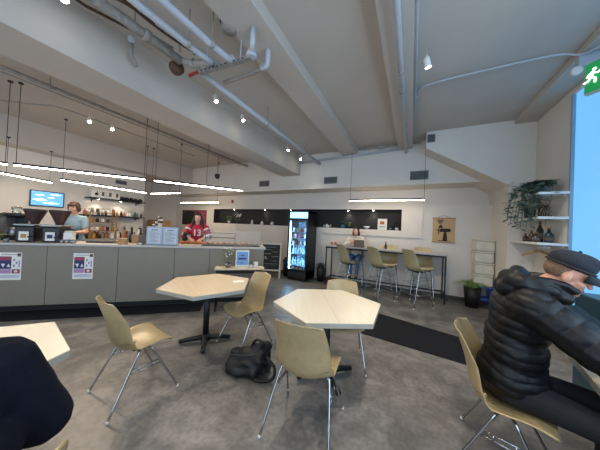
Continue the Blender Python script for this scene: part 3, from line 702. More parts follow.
# glass pastry case at the far end
t = thing('pastry_case', 'low glass pastry case on the far end of the counter', 'display case', cl(1.5, .1, 1.07), U)
MB().box(0, 1.1, 0, .45, 0, .015).build('base', M['blackp'], t)
for nm, a in (('front_glass', (0, 1.1, 0, .005, .015, .3)), ('end_glass', (1.095, 1.1, .006, .45, .015, .3)), ('top_glass', (0, 1.1, 0, .45, .3005, .3055))): MB().box(*a).build(nm, M['pane'], t)
MB().box(.02, .6, .3, .44, .14, .15).box(.6, .61, .3, .31, .015, .25).box(.02, .61, .3, .31, .24, .25).box(.02, .03, .3, .31, .015, .25).build('inner_rack', M['black'], t)
k = 0
for i in range(9):
    x = 1.56 + i * .11; y = .22 + .06 * (i % 2)
    tag(blobobj('pastry', [('b', (0, 0, .02), (.045, .035, .022)), ('b', (.012, .006, .034), (.028, .022, .016))], .007, M['pastry'] if i % 3 else M['orange'], smooth=2), f'baked pastry inside the glass pastry case, {nth(i)}', 'pastry', 'pastries in the glass case').location = cl(x, y, 1.088)
for i in range(6):
    x = 1.1 + i * .085; y = .45 + .04 * (i % 2)
    tag(blobobj('sandwich_roll', [('c', (-.04, 0, .03), .03, (.04, .01, .03), .028), ('b', (0, 0, .05), (.035, .02, .014))], .007, M['pastry'] if i % 2 else M['orange'], smooth=2), f'filled roll in front of the red jersey server, {nth(i)}', 'sandwich', 'rolls in front of the red jersey server').location = cl(x, y, 1.072)
t = thing('milk_jug', 'black tall jug behind the right menu sign', 'jug', cl(1.1, .62, 1.07)); MB().lathe([(.04, 0), (.045, .1), (.035, .22), (.02, .24)], seg=16).build('body', M['blackp'], t); MB().tube(arc([(.04, 0, .2), (.09, 0, .17), (.08, 0, .08), (.045, 0, .06)], 4), .008).build('handle', M['blackp'], t)

# small side shelf with plants at the counter end front
t = thing('side_shelf', 'narrow wooden ledge table in front of the far counter end', 'shelf table', cl(2.1, -.3, -.03), U)
MB().box(-.3, .55, -.14, .14, .74, .765, bev=.003).build('top', M['plytop'], t); MB().box(-.27, .52, -.12, .12, .68, .739).build('apron', M['black'], t)
for x in (-.26, .51):
    for y in (-.11, .11): MB().tube([(x, y, 0), (x, y, .68)], .012).build('leg', M['black'], t)
def leafball(n, rad, h0, h1, s=.02, droop=0, up=1):
    g = MB()
    for k in range(n):
        a = random.random() * 6.28; r = rad * math.sqrt(random.random()); p = Vector((r * math.cos(a), r * math.sin(a), h0 + (h1 - h0) * random.random()))
        d = Vector((math.cos(a), math.sin(a), up * random.uniform(-.2, .8))).normalized(); sd = d.cross(Vector((random.uniform(-.5, .5), random.uniform(-.5, .5), 1))).normalized()
        q = s * random.uniform(.7, 1.4)
        g.poly([p, p + d * q * .5 + sd * q * .4, p + d * q * 1.2 + Vector((0, 0, -.3 * q)), p + d * q * .5 - sd * q * .4])
    return g
def grass(n, r0, h, spread, w=.006, m=None):
    g = MB()
    for k in range(n):
        a = random.random() * 6.28; b0 = Vector((r0 * random.random() * math.cos(a), r0 * random.random() * math.sin(a), 0)); d = Vector((math.cos(a), math.sin(a), 0)); H = h * random.uniform(.6, 1.1); S = spread * random.uniform(.3, 1.1); sd = Vector((-math.sin(a), math.cos(a), 0)) * w
        pr = None
        for j in range(5):
            u = j / 4; c = b0 + d * S * u * u + Vector((0, 0, H * (1.5 * u - .9 * u * u * (1 + S / h * .3)))); ww = sd * (1 - u * .85)
            cur = (g.bm.verts.new(c - ww), g.bm.verts.new(c + ww))
            if pr: g.bm.faces.new((pr[0], pr[1], cur[1], cur[0]))
            pr = cur
    return g
def plant(label, loc, pot, potm, fol, m, stem=None, cat='plant', group=None, name='potted_plant', lift=None):
    t = thing(name, label, cat, loc, random.random(), group); MB().lathe(pot, seg=18).build('pot', M[potm], t)
    top = pot[-1][1]; rmax = pot[-1][0]
    MB().lathe([(.005, top - .012), (rmax * .97, top - .012), (rmax * .97, top - .008), (.005, top - .008)], seg=16).build('soil', M['soil'], t)
    f = fol.build('foliage', M[m], t); f.location.z = top - .01 if lift is None else lift
    if stem: MB().tube([(0, 0, top - .01), (.005, 0, stem)], .004, seg=6).build('stem', M['wood'], t)
    return t
plant('leafy plant in a glass pot on the ledge, left of the framed picture', cl(2.02, -.28, .735), [(.04, 0), (.055, .08), (.05, .085)], 'glass', leafball(110, .1, .02, .24, .035), 'leaf', name='ledge_plant')
t = bpy.data.objects['ledge_plant']; g = MB()
for k in range(16):
    a = random.random() * 6.28; r = .09 * random.random(); g.ball((r * math.cos(a), r * math.sin(a), .18 + .18 * random.random()), .012, sub=1)
g.build('blossom', M['paper'], t); MB().tube([(0, 0, .08), (0, 0, .3)], .004, seg=6).build('stem', M['leafd'], t)
t.name = 'potted_plant'
t = thing('framed_picture', 'small framed blue picture standing on the ledge by the counter end', 'picture frame', cl(2.26, -.24, .738), U)
MB().box(-.12, .12, 0, .015, 0, .3, bev=.003).build('frame', M['paper'], t); MB().box(-.1, .1, -.003, 0, .03, .27).build('picture', mat('picture_blue', '7ba7d8', .5), t)
MB().box(-.07, .07, -.005, -.003, .13, .16).box(-.03, .03, -.005, -.003, .2, .215).box(-.06, .02, -.005, -.003, .06, .07).build('picture_print', M['navyp'], t)
jar('candle_jar', 'white candle jar on the ledge right of the framed picture', 'candle', cl(2.5, -.3, .735), [(.04, 0), (.045, .01), (.045, .1), (.04, .1)], M['potw'], ([(.01, .1), (.038, .1), (.038, .09)], M['cream']))
plant('tiny green plant on the ledge between picture and candle jar', cl(2.42, -.33, .735), [(.025, 0), (.035, .05), (.03, .052)], 'potw', leafball(40, .04, .01, .09, .025), 'leafd')

# ------------------------------------------------------------------ left wall: screen, shelves, back counter
t = thing('menu_screen', 'dark framed wall screen showing blue sky, above the grinders', 'screen', (-8.255, 2.04, 1.74), -PI / 2 + .1)
t.rotation_euler = (0, 0, PI / 2)
t.scale = (1.1, 1, 1.15); MB().box(-.27, .27, -.0, .04, 0, .34, bev=.006).build('bezel', M['blackp'], t); MB().box(-.25, .25, -.004, 0, .02, .32).build('display', M['skyscr'], t)
g = MB()
for (a, c_, z, s) in [(-.2, -.05, .24, .02), (-.24, .0, .14, .03), (.02, .22, .27, .015), (-.1, .2, .08, .02), (-.02, .12, .2, .012)]: g.prism([(a, z), ((a + c_) / 2, z - s), (c_, z), ((a + c_) / 2 + .02, z + s * 1.2)], -.0055, -.0042, axis='y')
g.build('cloud_image', M['scrw'], t)
MB().box(-.1, .1, .04, .044, .1, .24).build('wall_mount', M['black'], t)
t = thing('back_counter', 'low white back counter along the left wall', 'counter', (-8.3, 0, 0))
MB().box(.003, .62, .2, 4.2, .08, .9).build('cabinet_body', M['white'], t); MB().box(.003, .65, .18, 4.22, .9, .94, bev=.003).build('worktop', M['edge'], t)
for i in range(5): MB().box(.62, .64, .22 + i * .8, .98 + i * .8, .1, .88, bev=.002).build('door', M['white'], t)
MB().box(.05, .58, .25, 4.15, 0, .08).build('plinth', M['kick'], t)
def wshelf(y0, y1, z, label):
    t = thing('wall_shelf', label, 'shelf', (-8.3, 0, z), 0, 'dark shelves on the left wall')
    MB().box(.003, .3, y0, y1, -.03, 0, bev=.002).build('board', M['black'], t)
    for y in (y0 + .15, y1 - .15): MB().box(.003, .25, y - .01, y + .01, -.06, -.03).box(.003, .02, y - .01, y + .01, -.12, -.06).build('bracket', M['black'], t)
wshelf(2.75, 4.2, 2.1, 'upper dark wall shelf carrying white boxes on the left wall')
wshelf(2.6, 4.2, 1.6, 'lower dark wall shelf carrying small bottles on the left wall')
for i in range(4):
    t = thing('white_box', f'white carton, {nth(i)} in the row on the upper shelf' if i else 'white carton with dark round mark, first in the row on the upper shelf', 'box', (-8.15, 2.9 + i * .17, 2.1), 0, 'white cartons on the upper shelf'); MB().box(-.1, .1, -.08, .08, 0, .24 - .01 * (i % 2), bev=.003).build('carton', M['paper'], t)
    g = MB()
    if i: g.box(.1, .102, -.03, .03, .06, .18)
    else: g.lathe([(.04, .1), (.04, .102)], (0, .02, .1), axis='x', seg=14); g.box(.1, .102, .03, .045, .06, .2)
    g.build('print', M['ink'] if not i else M['inkg'], t)
for i in range(5):
    y = 3.58 + i * .13
    t = thing('coffee_bag', f'dark bag on the right half of the upper shelf, {nth(i)}', 'bag', (-8.15, y, 2.1), .3 * i, 'dark bags on the upper shelf')
    blobobj('bag_body', [('b', (0, 0, .05), (.07, .08, .055)), ('c', (0, -.05, .03), .03, (0, .05, .08), .03)], .012, M['blackp'] if i % 2 else M['ink'], t, smooth=2)
    MB().box(-.01, .01, -.05, .05, .095, .12).build('fold', M['inkg'], t)
cols = ['paper', 'hopper', 'gold', 'paper', 'potg', 'blackp', 'orange', 'leafd', 'paper', 'blackp']
bp = [(.03, 0), (.034, .005), (.034, .09), (.012, .12), (.012, .15), (.015, .155)]
kinds = [('lower wall shelf', 1.6, 2.72, 4.15, 16, -8.15), ('back counter', .94, 2.2, 4.15, 20, -8.05), ('back counter front edge', .94, 2.3, 4.1, 14, -7.85)]
for (nm, z, y0, y1, n, x) in kinds:
    for i in range(n):
        y = y0 + (y1 - y0) * i / (n - 1) + random.uniform(-.02, .02); cn = cols[(i * 7 + n) % 10]; s = random.uniform(.8, 1.5 if n != 16 else 1.15)
        t = thing('bottle', f"small {dict(paper='white', hopper='brown', gold='amber', potg='grey', blackp='black', orange='orange', leafd='green')[cn]} bottle, {nth(i)} on the {nm}", 'bottle', (x + random.uniform(-.03, .03), y, z), 0, f'bottles on the {nm}')
        MB().lathe([(r * s, h_ * s) for r, h_ in bp], seg=10).build('body', M[cn], t)
        MB().lathe([(.014 * s, .155 * s), (.016 * s, .16 * s), (.016 * s, .18 * s)], seg=10).build('cap', M['blackp'] if cn == 'paper' else M['paper'], t)
# tall rack on the counter behind the server
t = thing('display_rack', 'wooden tiered rack of goods behind the server in blue', 'rack', (-7.3, 2.75, .94)); t.location = (-7.85, 3.0, .94)
for x in (-.12, .12):
    for y in (-.3, .3): MB().box(x - .012, x + .012, y - .012, y + .012, 0, .75).build('post', M['wood'], t)
for z in (.22, .45, .72): MB().box(-.13, .13, -.31, .31, z, z + .015).build('rack_shelf', M['wood'], t)
for j, z in enumerate((.235, .465, .735)):
    for i in range(5):
        cn = cols[(i * 3 + j * 2) % 10]; t = thing('goods_jar', f"small jar on the {['lowest', 'middle', 'top'][j]} tier of the wooden rack, {nth(i)}", 'jar', (-7.8, 2.76 + i * .12, .94 + z), 0, 'jars on the wooden rack')
        MB().lathe([(.03, 0), (.038, .01), (.038, .08), (.03, .09)], seg=10).build('glass', M[cn], t); MB().lathe([(.033, .09), (.033, .11)], seg=10).build('lid', M['gold'], t)
# tall bottles/cups at end of counter (stacked cups and syrup pumps)
for i, (x, y, mm, lab) in enumerate([(.2, .5, 'blackp', 'tall black syrup bottle behind the pastry plate'), (.3, .56, 'paper', 'tall white syrup bottle between two black ones on the counter'), (.36, .46, 'blackp', 'wide black jug left of the wooden pepper mill'), (.48, .5, 'wood', 'tall wooden mill behind the left menu sign'), (.07, .52, 'orange', 'tall orange syrup bottle on the counter right of the tiered rack')]):
    t = thing('syrup_bottle', lab, 'bottle', cl(x, y, 1.07), 0, 'tall bottles standing on the counter')
    MB().lathe([(.035, 0), (.04, .01), (.042, .12), (.018, .2), (.015, .26)], seg=14).build('body', M[mm], t); MB().lathe([(.02, .26), (.022, .28), (.01, .29)], seg=12).build('pump_cap', M['blackp'], t); MB().tube([(0, 0, .29), (0, 0, .32), (.04, 0, .31)], .005, seg=6).build('spout', M['steel'], t)
for i in range(3):
    t = thing('cup_stack', ['black-lidded cup stack, lowest lid leaning, by the wall corner', 'white paper cup stack beside the wall corner', 'tall paper cup stack left of the menu signs'][i], 'cups', cl(.55 + .06 * i, .6 - .05 * i, 1.07), 0, 'stacks of takeaway cups')
    g = MB(); H = .3 + .05 * i
    for k in range(int(H / .03)): g.lathe([(.03, k * .03), (.04, k * .03 + .028), (.042, k * .03 + .03)], seg=14)
    g.build('paper_cups', M['potw'], t)
    for k in range(3): MB().lathe([(.043, H + k * .045), (.045, H + k * .045 + .01), (.035, H + k * .045 + .025)], seg=14).build('lid', M['blackp'] if k % 2 == 0 else M['potw'], t)

for y in (3.0, 3.55):
    t = thing('shelf_light', 'small light under the upper wall shelf, ' + ('near the white boxes' if y < 3.2 else 'near the dark bags'), 'light', (-8.12, y, 2.069), 0, 'lights under the upper shelf')
    MB().lathe([(.03, 0), (.032, -.008), (.028, -.012)], seg=14).build('ring', M['steel'], t); MB().lathe([(.022, -.0125), (.022, -.014)], seg=12).build('lens', M['spotm'], t)
    l = bpy.data.lights.new('shelf_lamp', 'SPOT'); l.energy = 5; l.color = (1, .9, .78); l.spot_size = math.radians(110); l.spot_blend = .7; l.shadow_soft_size = .02
    o = bpy.data.objects.new('shelf_lamp', l); col.objects.link(o); o.parent = t; o.location = (0, 0, -.02)
# red poster on the back wall
t = thing('wall_poster', 'dark red portrait poster on the back wall behind the red jersey server', 'poster', (-8.18, 6.2, 1.42))
MB().box(-.75, .75, -.015, -.002, 0, .62).build('panel', mat('poster_maroon', '6b2a33', .6), t)
MB().prism([(-.7, .02), (.1, .02), (.15, .3), (.0, .55), (-.5, .6), (-.7, .4)], -.018, -.0151, axis='y').build('dark_figure', M['ink'], t)
MB().box(.3, .7, -.018, -.0151, .05, .57).build('red_panel', M['redp'], t)
t = thing('storage_box', 'stacked tan cartons behind the menu signs in the recess', 'box', (-8.9, 5.2, 0)); MB().box(-.3, .3, -.3, .3, 0, 1.3, bev=.01).build('carton', M['cream'], t); MB().box(-.28, .28, -.28, .28, 1.301, 1.55, bev=.01).build('upper_carton', M['card'], t)
t = thing('fire_alarm', 'small red and black alarm unit on the bulkhead left of the niche', 'alarm', (-6.3, 6.449, 2.35)); MB().box(-.04, .04, -.04, 0, 0, .12, bev=.005).build('body', M['red'], t); MB().lathe([(.02, -.05), (.02, -.04)], (0, 0, .06), axis='y', seg=10).build('sounder', M['blackp'], t)

# ------------------------------------------------------------------ niche: spots and plants
for i, x in enumerate((-6.1, -4.65, -3.6, -1.67, -.97)):
    t = thing('niche_downlight', ['niche downlight above the leftmost plants', 'niche downlight above the white vases', 'niche downlight left of the drinks fridge', 'niche downlight above the blue pot', 'niche downlight above the white bowl'][i], 'downlight', (x, 6.34, 2.083), 0, 'downlights inside the planting niche')
    MB().lathe([(.025, 0), (.028, -.006), (.022, -.012)], seg=14).build('ring', M['steel'], t); MB().lathe([(.018, -.0125), (.018, -.014)], seg=12).build('lens', M['spotm'], t)
    l = bpy.data.lights.new('niche_lamp', 'SPOT'); l.energy = 2.5 if i > 1 else 1.2; l.color = (1, .93, .85); l.spot_size = math.radians(95); l.spot_blend = .6; l.shadow_soft_size = .015
    o = bpy.data.objects.new('niche_lamp', l); col.objects.link(o); o.parent = t; o.location = (0, 0, -.02)
NZ = 1.549
pp = [(.03, 0), (.045, .06), (.042, .065)]
plant('small trailing green plant at the far left end of the niche', (-6.83, 6.3, NZ), pp, 'potb', leafball(50, .06, .0, .1, .035), 'leafd')
plant('bushy light green plant in white pot, second from the niche left end', (-6.29, 6.3, NZ), [(.04, 0), (.06, .09), (.055, .095)], 'potw', leafball(70, .07, .02, .2, .045), 'leafl')
t = plant('white flowering orchid trailing over the niche edge', (-5.79, 6.27, NZ), pp, 'potb', leafball(40, .06, .0, .1, .05), 'leafd', stem=.3)
g = MB()
for k in range(10): g.ball((random.uniform(-.08, .1), random.uniform(-.03, .03), .26 + .1 * random.random()), (.03, .012, .026), sub=1)
g.build('blossom', M['paper'], t); MB().tube(arc([(0, -.05, .02), (.02, -.12, 0), (.03, -.13, -.15), (.02, -.13, -.3)], 4), .006, seg=6).build('trailing_root', M['wood'], t)
jar('vase', 'tall white vase in the niche, right of the orchid', 'vase', (-5.17, 6.3, NZ), [(.04, 0), (.05, .05), (.035, .11), (.03, .14), (.035, .15)], M['potw'])
jar('vase', 'white cone-shaped vase in the niche behind the chalkboard side', 'vase', (-4.73, 6.3, NZ), [(.06, 0), (.055, .04), (.03, .1), (.012, .13)], M['potw'])
jar('vase', 'white low teapot-like vase in the niche left of the fridge', 'vase', (-4.3, 6.3, NZ), [(.04, 0), (.07, .03), (.07, .06), (.03, .09), (.015, .12)], M['potw'])
plant('small dark plant in the niche between the white vases', (-4.52, 6.36, NZ), pp, 'potb', leafball(40, .05, .02, .12, .03), 'leafd')
t = jar('teapot', 'white teapot in the niche just right of the drinks fridge', 'teapot', (-2.3, 6.3, NZ), [(.04, 0), (.06, .03), (.055, .07), (.025, .09), (.012, .11)], M['potw'])
MB().tube(arc([(.05, 0, .03), (.1, 0, .05), (.12, 0, .09)], 4), [.014] * 8 + [.008]).build('spout', M['potw'], t); MB().tube(arc([(-.05, 0, .07), (-.1, 0, .07), (-.1, 0, .03), (-.05, 0, .02)], 4), .007).build('handle', M['potw'], t)
plant('round plant in a blue pot in the niche behind the bar customer', (-1.81, 6.3, NZ), [(.05, 0), (.065, .05), (.06, .1)], 'potbl', leafball(60, .06, .0, .12, .04), 'leafd')
plant('light green spiky plant right of the blue pot in the niche', (-1.62, 6.3, NZ), pp, 'potb', grass(40, .03, .2, .07, .012), 'leafl')
t = jar('bowl', 'white footed bowl in the niche above the bar customer', 'bowl', (-1.13, 6.3, NZ), [(.03, 0), (.035, .015), (.06, .03), (.09, .08), (.084, .08), (.05, .035)], M['potw'])
t = thing('framed_print', 'small white print with orange mark leaning in the niche', 'picture', (-.73, 6.36, NZ)); MB().box(-.12, .12, 0, .012, 0, .3, bev=.002).build('frame', M['paper'], t); MB().box(-.06, .05, -.003, 0, .15, .23).build('orange_mark', M['orange'], t); MB().box(-.07, .07, -.003, 0, .07, .1).build('blue_mark', mat('pale_blue', '9db7c8', .6), t)
plant('small plant right of the framed print in the niche', (-.52, 6.3, NZ), [(.025, 0), (.035, .06), (.03, .062)], 'potbl', leafball(30, .04, .0, .08, .03), 'leafd')
plant('dark plant in white pot at the right end of the niche', (-.36, 6.3, NZ), pp, 'potw', leafball(50, .05, .03, .18, .035), 'leafd')

# ------------------------------------------------------------------ drinks fridge
FX0, FX1, FY0, FY1 = -3.2, -2.58, 5.55, 6.16
t = thing('drinks_fridge', 'tall black glass-door drinks fridge with lit blue interior', 'fridge', ((FX0 + FX1) / 2, FY0, 0)); fr = t
W2 = .31; D = .61
g = MB(); g.box(-W2, -W2 + .03, 0.02, D, .08, 1.98).box(W2 - .03, W2, 0.02, D, .08, 1.98).box(-W2, W2, D - .03, D, .08, 1.98).box(-W2, W2, .02, D, 1.92, 1.98).box(-W2 + .03, W2 - .03, .02, D - .03, 1.7, 1.74).box(-W2, W2, 0.02, D, .08, .26)
g.build('cabinet', M['blackp'], t)
MB().box(-W2 + .031, W2 - .031, D - .05, D - .031, .27, 1.69).build('back_lining', M['coolin'], t)
MB().box(-W2 + .02, W2 - .02, .02, .06, 1.76, 1.96).build('header_panel', M['blackp'], t)
hd = MB().box(-W2 + .03, W2 - .03, .012, .02, 1.775, 1.945).build('lit_sign', M['coolh'], t)
g = MB(); g.box(-W2, -W2 + .04, -.03, .018, .27, 1.75).box(W2 - .04, W2, -.03, .018, .27, 1.75).box(-W2 + .04, W2 - .04, -.03, .018, 1.7, 1.75).box(-W2 + .04, W2 - .04, -.03, .018, .27, .32); dr = g.build('door', M['blackp'], t)
MB().box(-W2 + .041, W2 - .041, -.01, -.004, .321, 1.699).build('door_glass', M['pane'], dr)
MB().tube([(W2 - .02, -.045, .8), (W2 - .02, -.06, .85), (W2 - .02, -.06, 1.2), (W2 - .02, -.045, 1.25)], .008).build('door_handle', M['black'], dr)
for s in (-1, 1): MB().box(s * (W2 - .048) - .009, s * (W2 - .048) + .009, .03, .05, .3, 1.68).build('light_tube', M['coolw'], t)
MB().box(-W2 + .02, W2 - .02, .01, .02, .1, .24).build('kick_grille', M['ventd'], t)
MB().box(-W2 + .02, W2 - .02, .03, D - .02, 0.02, .08).build('base', M['blackp'], t)
for sx in (-1, 1):
    for y in (.06, D - .06): MB().lathe([(.02, 0), (.02, .03)], (sx * .26, y, 0), seg=10).build('foot', M['blackp'], t)
sz = [.42, .75, 1.0, 1.2, 1.38]
for z in sz: MB().box(-W2 + .035, W2 - .035, .08, D - .06, z - .012, z).build('wire_shelf', mat('shelf_steel', 'aebfcb', .4, .5), t)
g = (FX0 + FX1) / 2
cans = [(1.38, .12, ['paper', 'hopper', 'potg', 'gold', 'leafd', 'redp', 'paper', 'blackp'], 'top'), (1.2, .12, ['redp', 'paper', 'redp', 'pink', 'redp', 'hopper', 'paper', 'redp'], 'second'), (1.0, .12, ['paper', 'redp', 'blackp', 'leafd', 'paper', 'hopper', 'paper', 'gold'], 'third')]
nmc = dict(paper='white', hopper='brown', potg='grey', gold='amber', leafd='green', redp='red', blackp='black', pink='pink')
for z, hh, cs, nm in cans:
    for i, c_ in enumerate(cs):
        t = thing('drink_can', f'{nmc[c_]} drink can on the {nm} fridge shelf, {nth(i)}', 'can', (g - .215 + i * .0615, FY0 + .16, z), 0, f'cans on the {nm} fridge shelf')
        MB().lathe([(.022, 0), (.027, .006), (.027, hh - .01), (.022, hh)], seg=12).build('body', M[c_], t)
for z, nm, c_, n in [(.75, 'fourth', 'paper', 6), (.42, 'fifth', 'potw', 6)]:
    for i in range(n):
        t = thing('drink_bottle', f'pale bottle on the {nm} fridge shelf, {nth(i)}', 'bottle', (g - .2 + i * .08, FY0 + .16, z), 0, f'bottles on the {nm} fridge shelf')
        MB().lathe([(.03, 0), (.034, .01), (.034, .13), (.014, .18), (.014, .21)], seg=12).build('body', mat('pale_drink', 'c9e3ee', .2), t); MB().lathe([(.016, .21), (.016, .23)], seg=10).build('cap', M['paper'] if c_ == 'paper' else M['potg'], t)
for i in range(4):
    t = thing('drink_carton', f'squat brown carton on the fridge floor, {nth(i)}', 'carton', (g - .19 + i * .125, FY0 + .2, .262), 0, 'cartons on the fridge floor'); MB().box(-.05, .05, -.05, .05, 0, .1, bev=.004).build('body', M['inkg'], t)

# chalkboard A-frame
t = thing('chalkboard_stand', 'A-frame chalkboard with chalk lettering beside the drinks fridge', 'chalkboard', (-3.68, 5.42, 0), math.radians(28))
for s, nm in ((1, 'front_frame'), (-1, 'rear_frame')):
    g = MB(); T = Matrix.Rotation(s * math.radians(-9), 4, 'X')
    g.box(-.3, -.26, -.012, .012, 0, 1.02, T=T).box(.26, .3, -.012, .012, 0, 1.02, T=T).box(-.26, .26, -.012, .012, .98, 1.02, T=T).box(-.26, .26, -.012, .012, .22, .26, T=T)
    o = g.build(nm, M['cream'] if s > 0 else M['wood'], t); o.location.y = -s * .16
    if s > 0:
        MB().box(-.262, .262, -.008, .008, .255, .985, T=T).build('slate', M['ink'], o)
        g = MB(); random.seed(3)
        for (x0, x1, z, q) in [(-.15, .15, .9, .012), (-.2, .05, .82, .01), (.05, .2, .76, .012), (-.18, .0, .7, .02), (.02, .22, .62, .015), (-.2, -.08, .55, .03), (.0, .2, .5, .01), (-.2, .2, .42, .008), (-.15, .18, .37, .006), (-.2, -.1, .3, .015)]:
            n = 6
            for k in range(n):
                a = x0 + (x1 - x0) * k / n; b_ = a + (x1 - x0) / n * .75; dz = random.uniform(-.008, .008)
                g.box(a, b_, -.0105, -.0082, z + dz, z + dz + q, T=T)
        g.lathe([(.03, -.0105), (.03, -.0082)], (-.13, -.1, .63), axis='y', seg=12)
        g.build('chalk_writing', mat('chalk', '9aa39a', .8), o)
MB().tube([(-.29, 0, 1.0), (.29, 0, 1.0)], .008).build('hinge_bar', M['steel'], t)
random.seed(11)
def planter(label, loc, r, hh, gr, m='leafl'):
    plant(label, loc, [(r * .75, 0), (r, hh), (r * .92, hh)], 'potb', gr, m, name='floor_planter')
planter('black planter with grass by the right end of the bar table', (1.18, 5.86, 0), .155, .42, grass(220, .12, .24, .32, .009))
planter('black planter with grass right of the drinks fridge', (-2.3, 5.95, 0), .13, .38, grass(120, .1, .25, .16, .01), 'leafd')
planter('small dark planter between chalkboard and drinks fridge', (-3.45, 5.95, 0), .11, .5, grass(50, .06, .14, .1, .008), 'leafd')

# ------------------------------------------------------------------ bar table and stools
t = thing('bar_table', 'long high bar table with pale top and black frame against the back wall', 'bar table', (0, 0, 0))
MB().box(-2.08, .7, 5.62, 6.14, 1.035, 1.07, bev=.003).build('tabletop', M['ctop'], t)
MB().box(-2.06, .68, 5.63, 5.66, .995, 1.034).box(-2.06, .68, 6.1, 6.13, .995, 1.034).box(.65, .68, 5.66, 6.1, .995, 1.034).box(-2.06, -2.03, 5.66, 6.1, .995, 1.034).build('top_frame', M['black'], t)
for x in (-2.045, .665):
    for y in (5.645, 6.115): MB().box(x - .014, x + .014, y - .014, y + .014, 0, .995).build('leg', M['black'], t)
MB().box(-2.03, .65, 6.1, 6.13, .16, .19).box(-2.055, -2.035, 5.66, 6.1, .16, .19).box(.655, .675, 5.66, 6.1, .16, .2).build('foot_rail', M['black'], t)
def make_stool(label, sh):
    t = thing('bar_stool', label, 'bar stool', group='moulded shell bar stools at the bar table')
    sb = shell_bm(W=.225)
    for v in sb.verts: v.co.z += .30
    wrap(sb, 'seat_shell', M[sh], t)
    for s in (-1, 1):
        for f in (1, -1):
            lg = MB().tube(arc([(s * .12, f * .04, .70), (s * .16, f * .06, .70), (s * .18, f * .08, .67), (s * .235, f * .235, .015)], 5), .009, seg=8).build('leg', M['chrome'], t)
            MB().lathe([(.012, 0), (.012, .018), (.008, .02)], (s * .236, f * .238, 0), seg=10).build('glide', M['potw'], lg)
    for z in (.25, .46):
        g = MB(); u = (.67 - z) / .655; x = .18 + .055 * u; y = .08 + .155 * u
        P = [(-x, -y, z), (x, -y, z), (x, y, z), (-x, y, z)]
        for k in range(4): g.tube([P[k], P[(k + 1) % 4]], .006, seg=6)
        g.build('foot_rest', M['chrome'], t)
    MB().box(-.13, .13, -.06, .06, .69, .718).build('seat_mount', M['blackp'], t)
    return t
st = make_stool('left olive bar stool seen from behind, in front of the bar customer', 'shellg'); st.location = (-1.34, 5.2, 0); st.rotation_euler.z = math.radians(-38)
dup(st, (-.62, 5.2, 0), math.radians(-42), 'middle olive bar stool seen from behind at the bar table')
dup(st, (.1, 5.24, 0), math.radians(-48), 'right olive bar stool seen from behind at the bar table')
sy = make_stool('yellow bar stool on the wall side, between the middle and right olive stools', 'shelly'); sy.location = (-.42, 5.86, 0); sy.rotation_euler.z = math.radians(0)
sy.location = (-.50, 5.84, 0); sy.rotation_euler.z = math.radians(180)
dup(sy, (.24, 5.84, 0), math.radians(180), 'yellow bar stool on the wall side nearest the right end of the bar table')
t = thing('sauce_bottle', 'small dark bottle on the bar table', 'bottle', (-.58, 5.95, 1.07)); MB().lathe([(.025, 0), (.03, .01), (.03, .09), (.012, .13), (.012, .16)], seg=12).build('body', M['hopper'], t); MB().lathe([(.014, .16), (.014, .18)], seg=10).build('cap', M['blackp'], t)
for i, (x, y) in enumerate([(-1.95, 5.8), (-1.88, 5.9)]):
    jar('cup', ['brown cup on the left end of the bar table', 'second brown cup at the left end of the bar table'][i], 'cup', (x, y, 1.07), [(.025, 0), (.035, .08), (.03, .08)], M['orange'])

# wall print with old machine
t = thing('wall_hanging', 'tan canvas print of an old machine hanging on the back wall', 'wall hanging', (.665, 6.2, 1.3))
MB().box(-.225, .225, -.012, -.004, .0, .59).build('canvas', M['burlap'], t)
for z in (0, .575): MB().box(-.235, .235, -.02, -.002, z, z + .022).build('rail', M['wood'], t)
MB().tube(arc([(-.12, -.01, .597), (0, -.01, .65), (.12, -.01, .597)], 5), .003, seg=6).build('cord', M['ink'], t)
g = MB()
for pl in ([(-.12, .04), (.13, .04), (.12, .055), (-.1, .055)], [(-.02, .055), (.08, .055), (.06, .22), (.0, .22)], [(-.08, .26), (.12, .26), (.15, .3), (.13, .34), (-.05, .34), (-.08, .3)], [(-.16, .3), (-.1, .28), (-.1, .32)], [(-.11, .2), (-.09, .2), (-.08, .4), (-.1, .4)], [(-.07, .34), (-.02, .36), (-.05, .44), (-.09, .4)], [(-.0, .22), (.06, .22), (.05, .26), (.01, .26)]):
    g.prism(pl, -.0145, -.0121, axis='y')
g.build('machine_print', M['ink'], t)
g = MB(); g.prism([(-.14, .55), (.0, .55), (-.04, .46), (-.1, .45)], -.0135, -.0121, axis='y'); g.build('faint_print', M['inkg'], t)

# ------------------------------------------------------------------ right side: stacked chairs/tubs, stool, shelves
for i in range(4):
    t = thing('storage_tub', ['ivory storage tub at the bottom of the stack by the column', 'second ivory storage tub from the bottom of the stack', 'third ivory storage tub from the bottom of the stack', 'top ivory storage tub of the stack by the column'][i], 'tub', (1.37 + .012 * (i % 2), 6.0, .45 + i * .245), .03 * i, 'ivory tubs stacked by the column')
    MB().box(-.17, .15, -.15, .16, 0, .21, bev=.03).build('tub', M['foam'], t); MB().box(-.175, .155, -.155, .165, .21, .243, bev=.012).build('lid', M['foam'], t)
t = thing('step_stool', 'blue plastic stool under the ivory tubs behind the man', 'stool', (1.36, 5.99, 0))
MB().box(-.17, .17, -.16, .17, .41, .445, bev=.012).build('seat', M['blu'], t)
for sx in (-1, 1):
    for sy_ in (-1, 1): MB().tube([(sx * .13, sy_ * .13, .41), (sx * .17, sy_ * .16, 0)], .02, seg=8).build('leg', M['blu'], t)
MB().box(-.14, .14, -.15, -.13, .16, .2).box(-.14, .14, .13, .15, .16, .2).build('stretcher', M['blu'], t)
